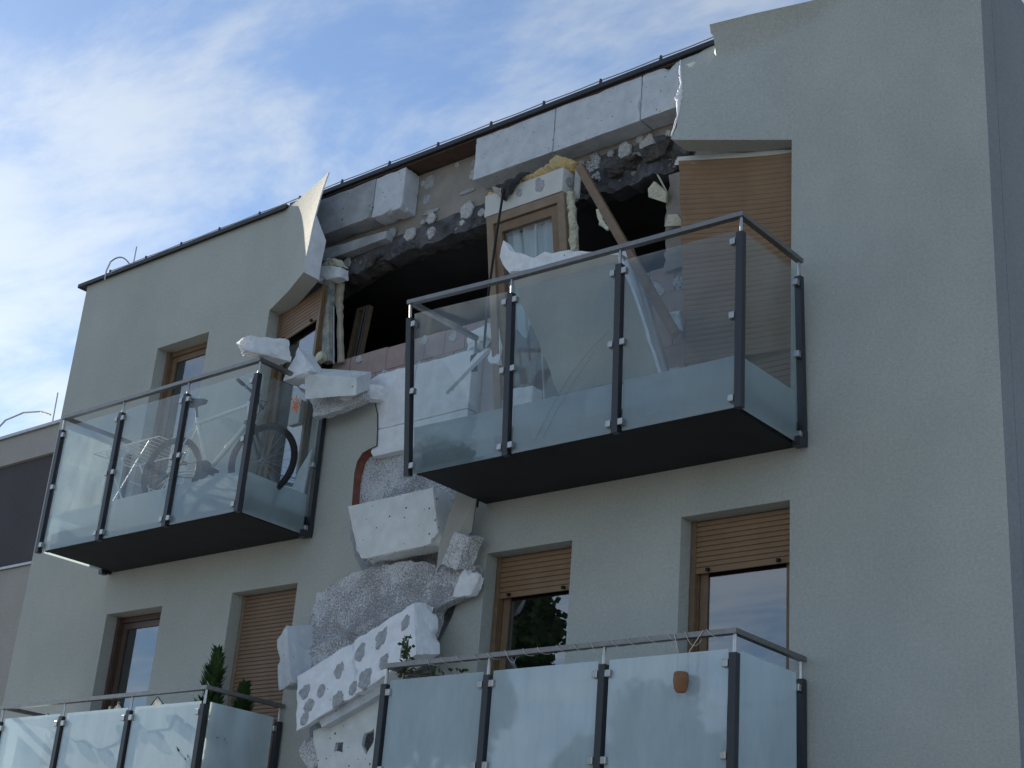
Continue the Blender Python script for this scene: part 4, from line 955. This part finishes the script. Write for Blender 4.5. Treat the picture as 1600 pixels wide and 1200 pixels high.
bx = MB().box(-10.36, -10.22, -0.09, -0.03, 6.42, 6.66).build('meter_box', 'box_white'); tag(bx, 'small pale box on the wall behind the bicycle handlebar', 'box')
o = shard('white_panel', [(-10.30, -0.05, 5.52), (-10.08, -0.03, 5.52), (-10.02, -0.03, 6.15), (-10.14, -0.05, 5.95)], 0.02, 'foam_clean', None)
tag(o, 'pointed white panel standing at the right end behind the bicycle', 'panel')

# ================================================================== LOWER LEFT BALCONY
def blades(mb, c, h, r0, n, size, rnd, spread=1.0):
    """an upright conifer: sprays of small flat blades turned upwards"""
    for i in range(n):
        t = rnd.random()**0.9; a = rnd.uniform(0, 2*math.pi)
        rad = r0*(1-t)**0.7*(0.55+0.5*rnd.random())*(0.62+0.5*math.sin(t*23+a*2))*spread
        p = Vector(c) + Vector((math.cos(a)*rad, math.sin(a)*rad, h*t))
        d = Vector((math.cos(a)*0.8, math.sin(a)*0.8, 0.9)).normalized()*size*(0.6+0.8*rnd.random())
        w = Vector((-math.sin(a), math.cos(a), rnd.uniform(-.5, .5)))*size*0.28
        mb.add([p-w*0.5, p+w*0.5, p+d*0.6+w*0.5, p+d, p+d*0.6-w*0.5], [(0, 1, 2, 3, 4)])
for lab, x, y, zt, r0 in (('taller dark conifer in a pot at the corner of the lower left balcony', -10.18, -0.66, 4.16, 0.15), ('shorter dark conifer in front of the lowered shutter', -10.20, -0.30, 3.93, 0.13)):
    tr = thing('potted_conifer', lab, 'plant', (x, y, 2.57), 'conifers on the lower left balcony')
    MB().lathe((x, y, 2.57), [(0.12, 0), (0.16, 0.26), (0.18, 0.26), (0.18, 0.30), (0.15, 0.30), (0.14, 0.27)], 18).build('pot', 'terracotta', tr, smooth=True)
    MB().tube([(x, y, 2.8), (x+0.01, y, 3.3), (x, y, zt-0.08)], [0.016, 0.011, 0.004], 6).build('trunk', 'bark', tr)
    m_ = MB(); blades(m_, (x, y, 2.95), zt-2.98, r0*1.35, 1300, 0.075, random.Random(int(-x*100))); m_.build('crown', 'thuja', tr)
rf = thing('red_flowers', 'low red flowering plant behind the lower left rail', 'plant', (-12.55, -0.35, 2.57))
MB().box(-12.85, -12.25, -0.45, -0.25, 3.30, 3.50).build('planter', 'terracotta', rf)
m_ = MB(); ml = MB(); rnd = random.Random(4)
for i in range(170):
    p = Vector((-12.55+rnd.uniform(-.33, .33), -0.35+rnd.uniform(-.12, .12), 3.5+rnd.uniform(0, .17)))
    d = Vector((rnd.uniform(-1, 1), rnd.uniform(-1, 1), rnd.uniform(0.2, 1.4))).normalized()*0.07; w = d.cross(Vector((rnd.uniform(-1, 1), 1, 0.2))).normalized()*0.013
    (m_ if i % 3 else ml).add([p-w, p+w, p+d*0.7+w*0.8, p+d, p+d*0.7-w*0.8], [(0, 1, 2, 3, 4)])
m_.build('petals', 'red_petal', rf); ml.build('leaves', 'leaf', rf)
yf = thing('yellow_flower', 'single yellow flower at the bottom right of the lower left balcony', 'flower', (-10.1, -0.6, 2.57))
MB().tube([(-10.06, -0.55, 2.6), (-10.05, -0.56, 3.0), (-10.04, -0.57, 3.21)], 0.004, 5).build('stem', 'leaf', yf)
fl = MB()
for k in range(6):
    a = k*math.pi/3; d = Vector((math.cos(a), -0.5, math.sin(a))).normalized()*0.035; w = Vector((-math.sin(a), 0, math.cos(a)))*0.014; p = Vector((-10.04, -0.58, 3.22))
    fl.add([p, p+d*0.6+w, p+d, p+d*0.6-w], [(0, 1, 2, 3)])
fl.build('petals', 'yellow_petal', yf)
# string of egg-shaped lamps inside the rail
SL = thing('string_lights', 'string of small egg-shaped glass lamps along the lower left rail', 'string lights', (-11.5, -0.8, 3.6))
spots = [(-12.35, 3.62), (-11.95, 3.52), (-11.62, 3.44), (-11.40, 3.63), (-11.28, 3.66), (-10.95, 3.56), (-10.72, 3.68), (-10.55, 3.60)]
pts = []
for k, (x, z) in enumerate(spots):
    pts.append((x, -0.80, z+0.07))
    if k+1 < len(spots): pts.append(((x+spots[k+1][0])/2, -0.79, (z+spots[k+1][1])/2+0.04))
MB().tube(pts, 0.004, 5).build('cord', 'black', SL)
for x, z in spots:
    l = MB().lathe((x, -0.79, z), [(0.004, -0.055), (0.022, -0.045), (0.034, -0.015), (0.034, 0.01), (0.022, 0.04), (0.01, 0.05)], 12).build('lamp', 'glass_bulb', SL, smooth=True)
    MB().lathe((x, -0.79, z), [(0.012, 0.045), (0.012, 0.075)], 8).build('socket', 'white_paint', l)
for (x, w) in ((-10.62, 0.2), (-10.3, 0.2)):
    pass
tg = thing('bare_twigs', 'thin bare twigs standing behind the lower left glass', 'plant', (-10.5, -0.7, 2.57))
m_ = MB(); m_.tube([(-10.42, -0.75, 2.7), (-10.5, -0.76, 3.1), (-10.6, -0.77, 3.45)], 0.007, 5); m_.tube([(-10.5, -0.76, 3.1), (-10.38, -0.77, 3.32)], 0.005, 5); m_.tube([(-10.55, -0.765, 3.28), (-10.66, -0.77, 3.42)], 0.004, 5)
m_.tube([(-10.3, -0.75, 2.7), (-10.28, -0.77, 3.35)], 0.006, 5); m_.build('twig', 'bark', tg)
bp2 = MB(); bp2.lathe((-10.42, -0.72, 2.57), [(0.08, 0), (0.11, 0.2), (0.12, 0.2), (0.1, 0.18)], 14); bp2.build('pot', 'terracotta', tg)

# ================================================================== LOWER RIGHT BALCONY
HP = thing('hanging_pot', 'small brown pot hanging on strings outside the lower right glass', 'pot', (-5.25, -0.93, 3.4))
px, py, pz = -5.245, -0.935, 3.42
MB().lathe((px, py, pz), [(0.03, 0.0), (0.042, 0.02), (0.05, 0.07), (0.047, 0.115), (0.04, 0.125), (0.036, 0.12), (0.03, 0.05)], 18).build('pot_body', 'wood_pot', HP, smooth=True)
for dx_ in (-0.09, 0.13):
    MB().tube([(px+dx_, -0.895, 3.81), (px+dx_*0.4, -0.925, 3.68), (px+(0.03 if dx_ > 0 else -0.03), py, pz+0.12)], 0.0028, 5).build('string', 'cord', HP)
gw = []
for i in range(320):
    t = i/319; x = -7.55 + 2.55*t; a = t*2*math.pi*17
    gw.append((x + 0.012*math.sin(a*0.37), -0.87 + 0.034*math.cos(a), 3.79 + 0.027*math.sin(a) - (0.04*max(0, math.sin(a)*-1) if i % 97 < 12 else 0)))
tag(MB().tube(gw, 0.0022, 5).build('wound_wire', 'cord'), 'thin pale wire wound along the lower right handrail', 'wire')
gs = thing('green_sprig', 'green leafy sprig at the left end of the lower right rail', 'plant', (-7.75, -0.7, 3.6))
m_ = MB(); m_.tube([(-7.80, -0.80, 3.60), (-7.78, -0.80, 3.80), (-7.79, -0.80, 3.99)], 0.006, 5); m_.tube([(-7.80, -0.8, 3.75), (-7.5, -0.74, 3.72), (-7.25, -0.6, 3.70)], 0.005, 5); m_.build('stem', 'bark', gs)
m_ = MB(); rnd = random.Random(9)
for i in range(130):
    t = rnd.random()
    p = Vector((-7.79, -0.80, 3.74+0.26*t)) if i % 3 else Vector((-7.8+0.5*t, -0.8+0.15*t, 3.74))
    p += Vector((rnd.uniform(-.035, .035), rnd.uniform(-.03, .03), rnd.uniform(-.03, .03)))
    d = Vector((rnd.uniform(-1, 1), rnd.uniform(-1, 1), rnd.uniform(-.3, 1))).normalized()*0.045; w = d.cross(Vector((0.3, 1, 0.2))).normalized()*0.014
    m_.add([p, p+d*0.5+w, p+d, p+d*0.5-w], [(0, 1, 2, 3)])
m_.build('leaves', 'leaf', gs)

# ================================================================== TREES ACROSS THE STREET (seen mirrored in panes)
def tree(label, x, y, h, rw, seed, n=22000):
    t = thing('tree', label, 'tree', (x, y, 0.0), 'trees mirrored in the glass')
    rnd = random.Random(seed); tk = MB()
    tk.tube([(x, y, 0), (x+0.1, y, h*0.25), (x-0.1, y+0.1, h*0.55), (x, y, h*0.9)], [0.22, 0.18, 0.11, 0.03], 8)
    cl = []
    for i in range(40):
        a = rnd.uniform(0, 2*math.pi); q = rnd.uniform(0.28, 0.97); rr = rw*math.sin(math.pi*min(1, 0.12+q*0.85))**0.8*rnd.uniform(0.45, 1.0)
        c = Vector((x+math.cos(a)*rr, y+math.sin(a)*rr, h*q)); cl.append((c, rnd.uniform(0.5, 1.05)*rw*0.42))
        tk.tube([(x, y, h*q*0.72), c], [0.05, 0.015], 5)
    tk.build('trunk', 'bark', t)
    m = MB()
    for i in range(n):
        c, r_ = rnd.choice(cl); v = Vector((rnd.gauss(0, 1), rnd.gauss(0, 1), rnd.gauss(0, 0.8))).normalized()*r_*rnd.random()**0.4
        p = c+v; d = Vector((rnd.gauss(0, 1), rnd.gauss(0, 1), rnd.gauss(-.3, .6))).normalized()*0.26; w = d.cross(Vector((rnd.gauss(0, 1), rnd.gauss(0, 1), rnd.gauss(0, 1)))).normalized()*0.13
        m.add([p, p+d*0.5+w, p+d, p+d*0.5-w], [(0, 1, 2, 3)])
    m.build('crown', 'leaf', t)
tree('dark tall tree mirrored in the lower middle window', -27.4, -22.0, 13.6, 2.3, 1)
tree('larger tree mirrored in the right pane of the lower right balcony', -26.2, -31.0, 10.4, 2.4, 2)
tree('slim tree mirrored in the middle pane of the lower right balcony', -29.4, -31.0, 9.2, 1.4, 3)
tree('low tree mirrored at the right edge of the lower right balcony', -23.0, -31.5, 8.8, 1.9, 4)

# crumbs of white foam along the torn edge of the render right of the hole
te = [(-6.06, 8.92), (-5.97, 8.7), (-5.885, 8.5), (-5.845, 8.3), (-5.805, 8.1), (-5.80, 7.86)]
lumps('foam_residue', [(x, face_y(x, z) - 0.004, z) for x, z in te], [0.006, 0.010, 0.009, 0.024, 0.008, 0.006], 'foam_clean', B, 15, rough=1.2)

# hairline cracks in the middle pane of the damaged railing
pane_mid = [c for c in bal_ur.children if c.name.startswith('glass_panel')][1]
for pts in ([(-6.62, 5.36), (-6.50, 5.55), (-6.33, 5.78), (-6.12, 5.97), (-5.97, 6.06)], [(-6.55, 5.36), (-6.42, 5.56), (-6.27, 5.75), (-6.1, 5.93)]):
    ck_ = MB().tube([(x, -0.875 - 0.08*(z-5.28)/1.43, z) for x, z in pts], 0.0011, 4).build('crack', 'anthracite', bal_ur)
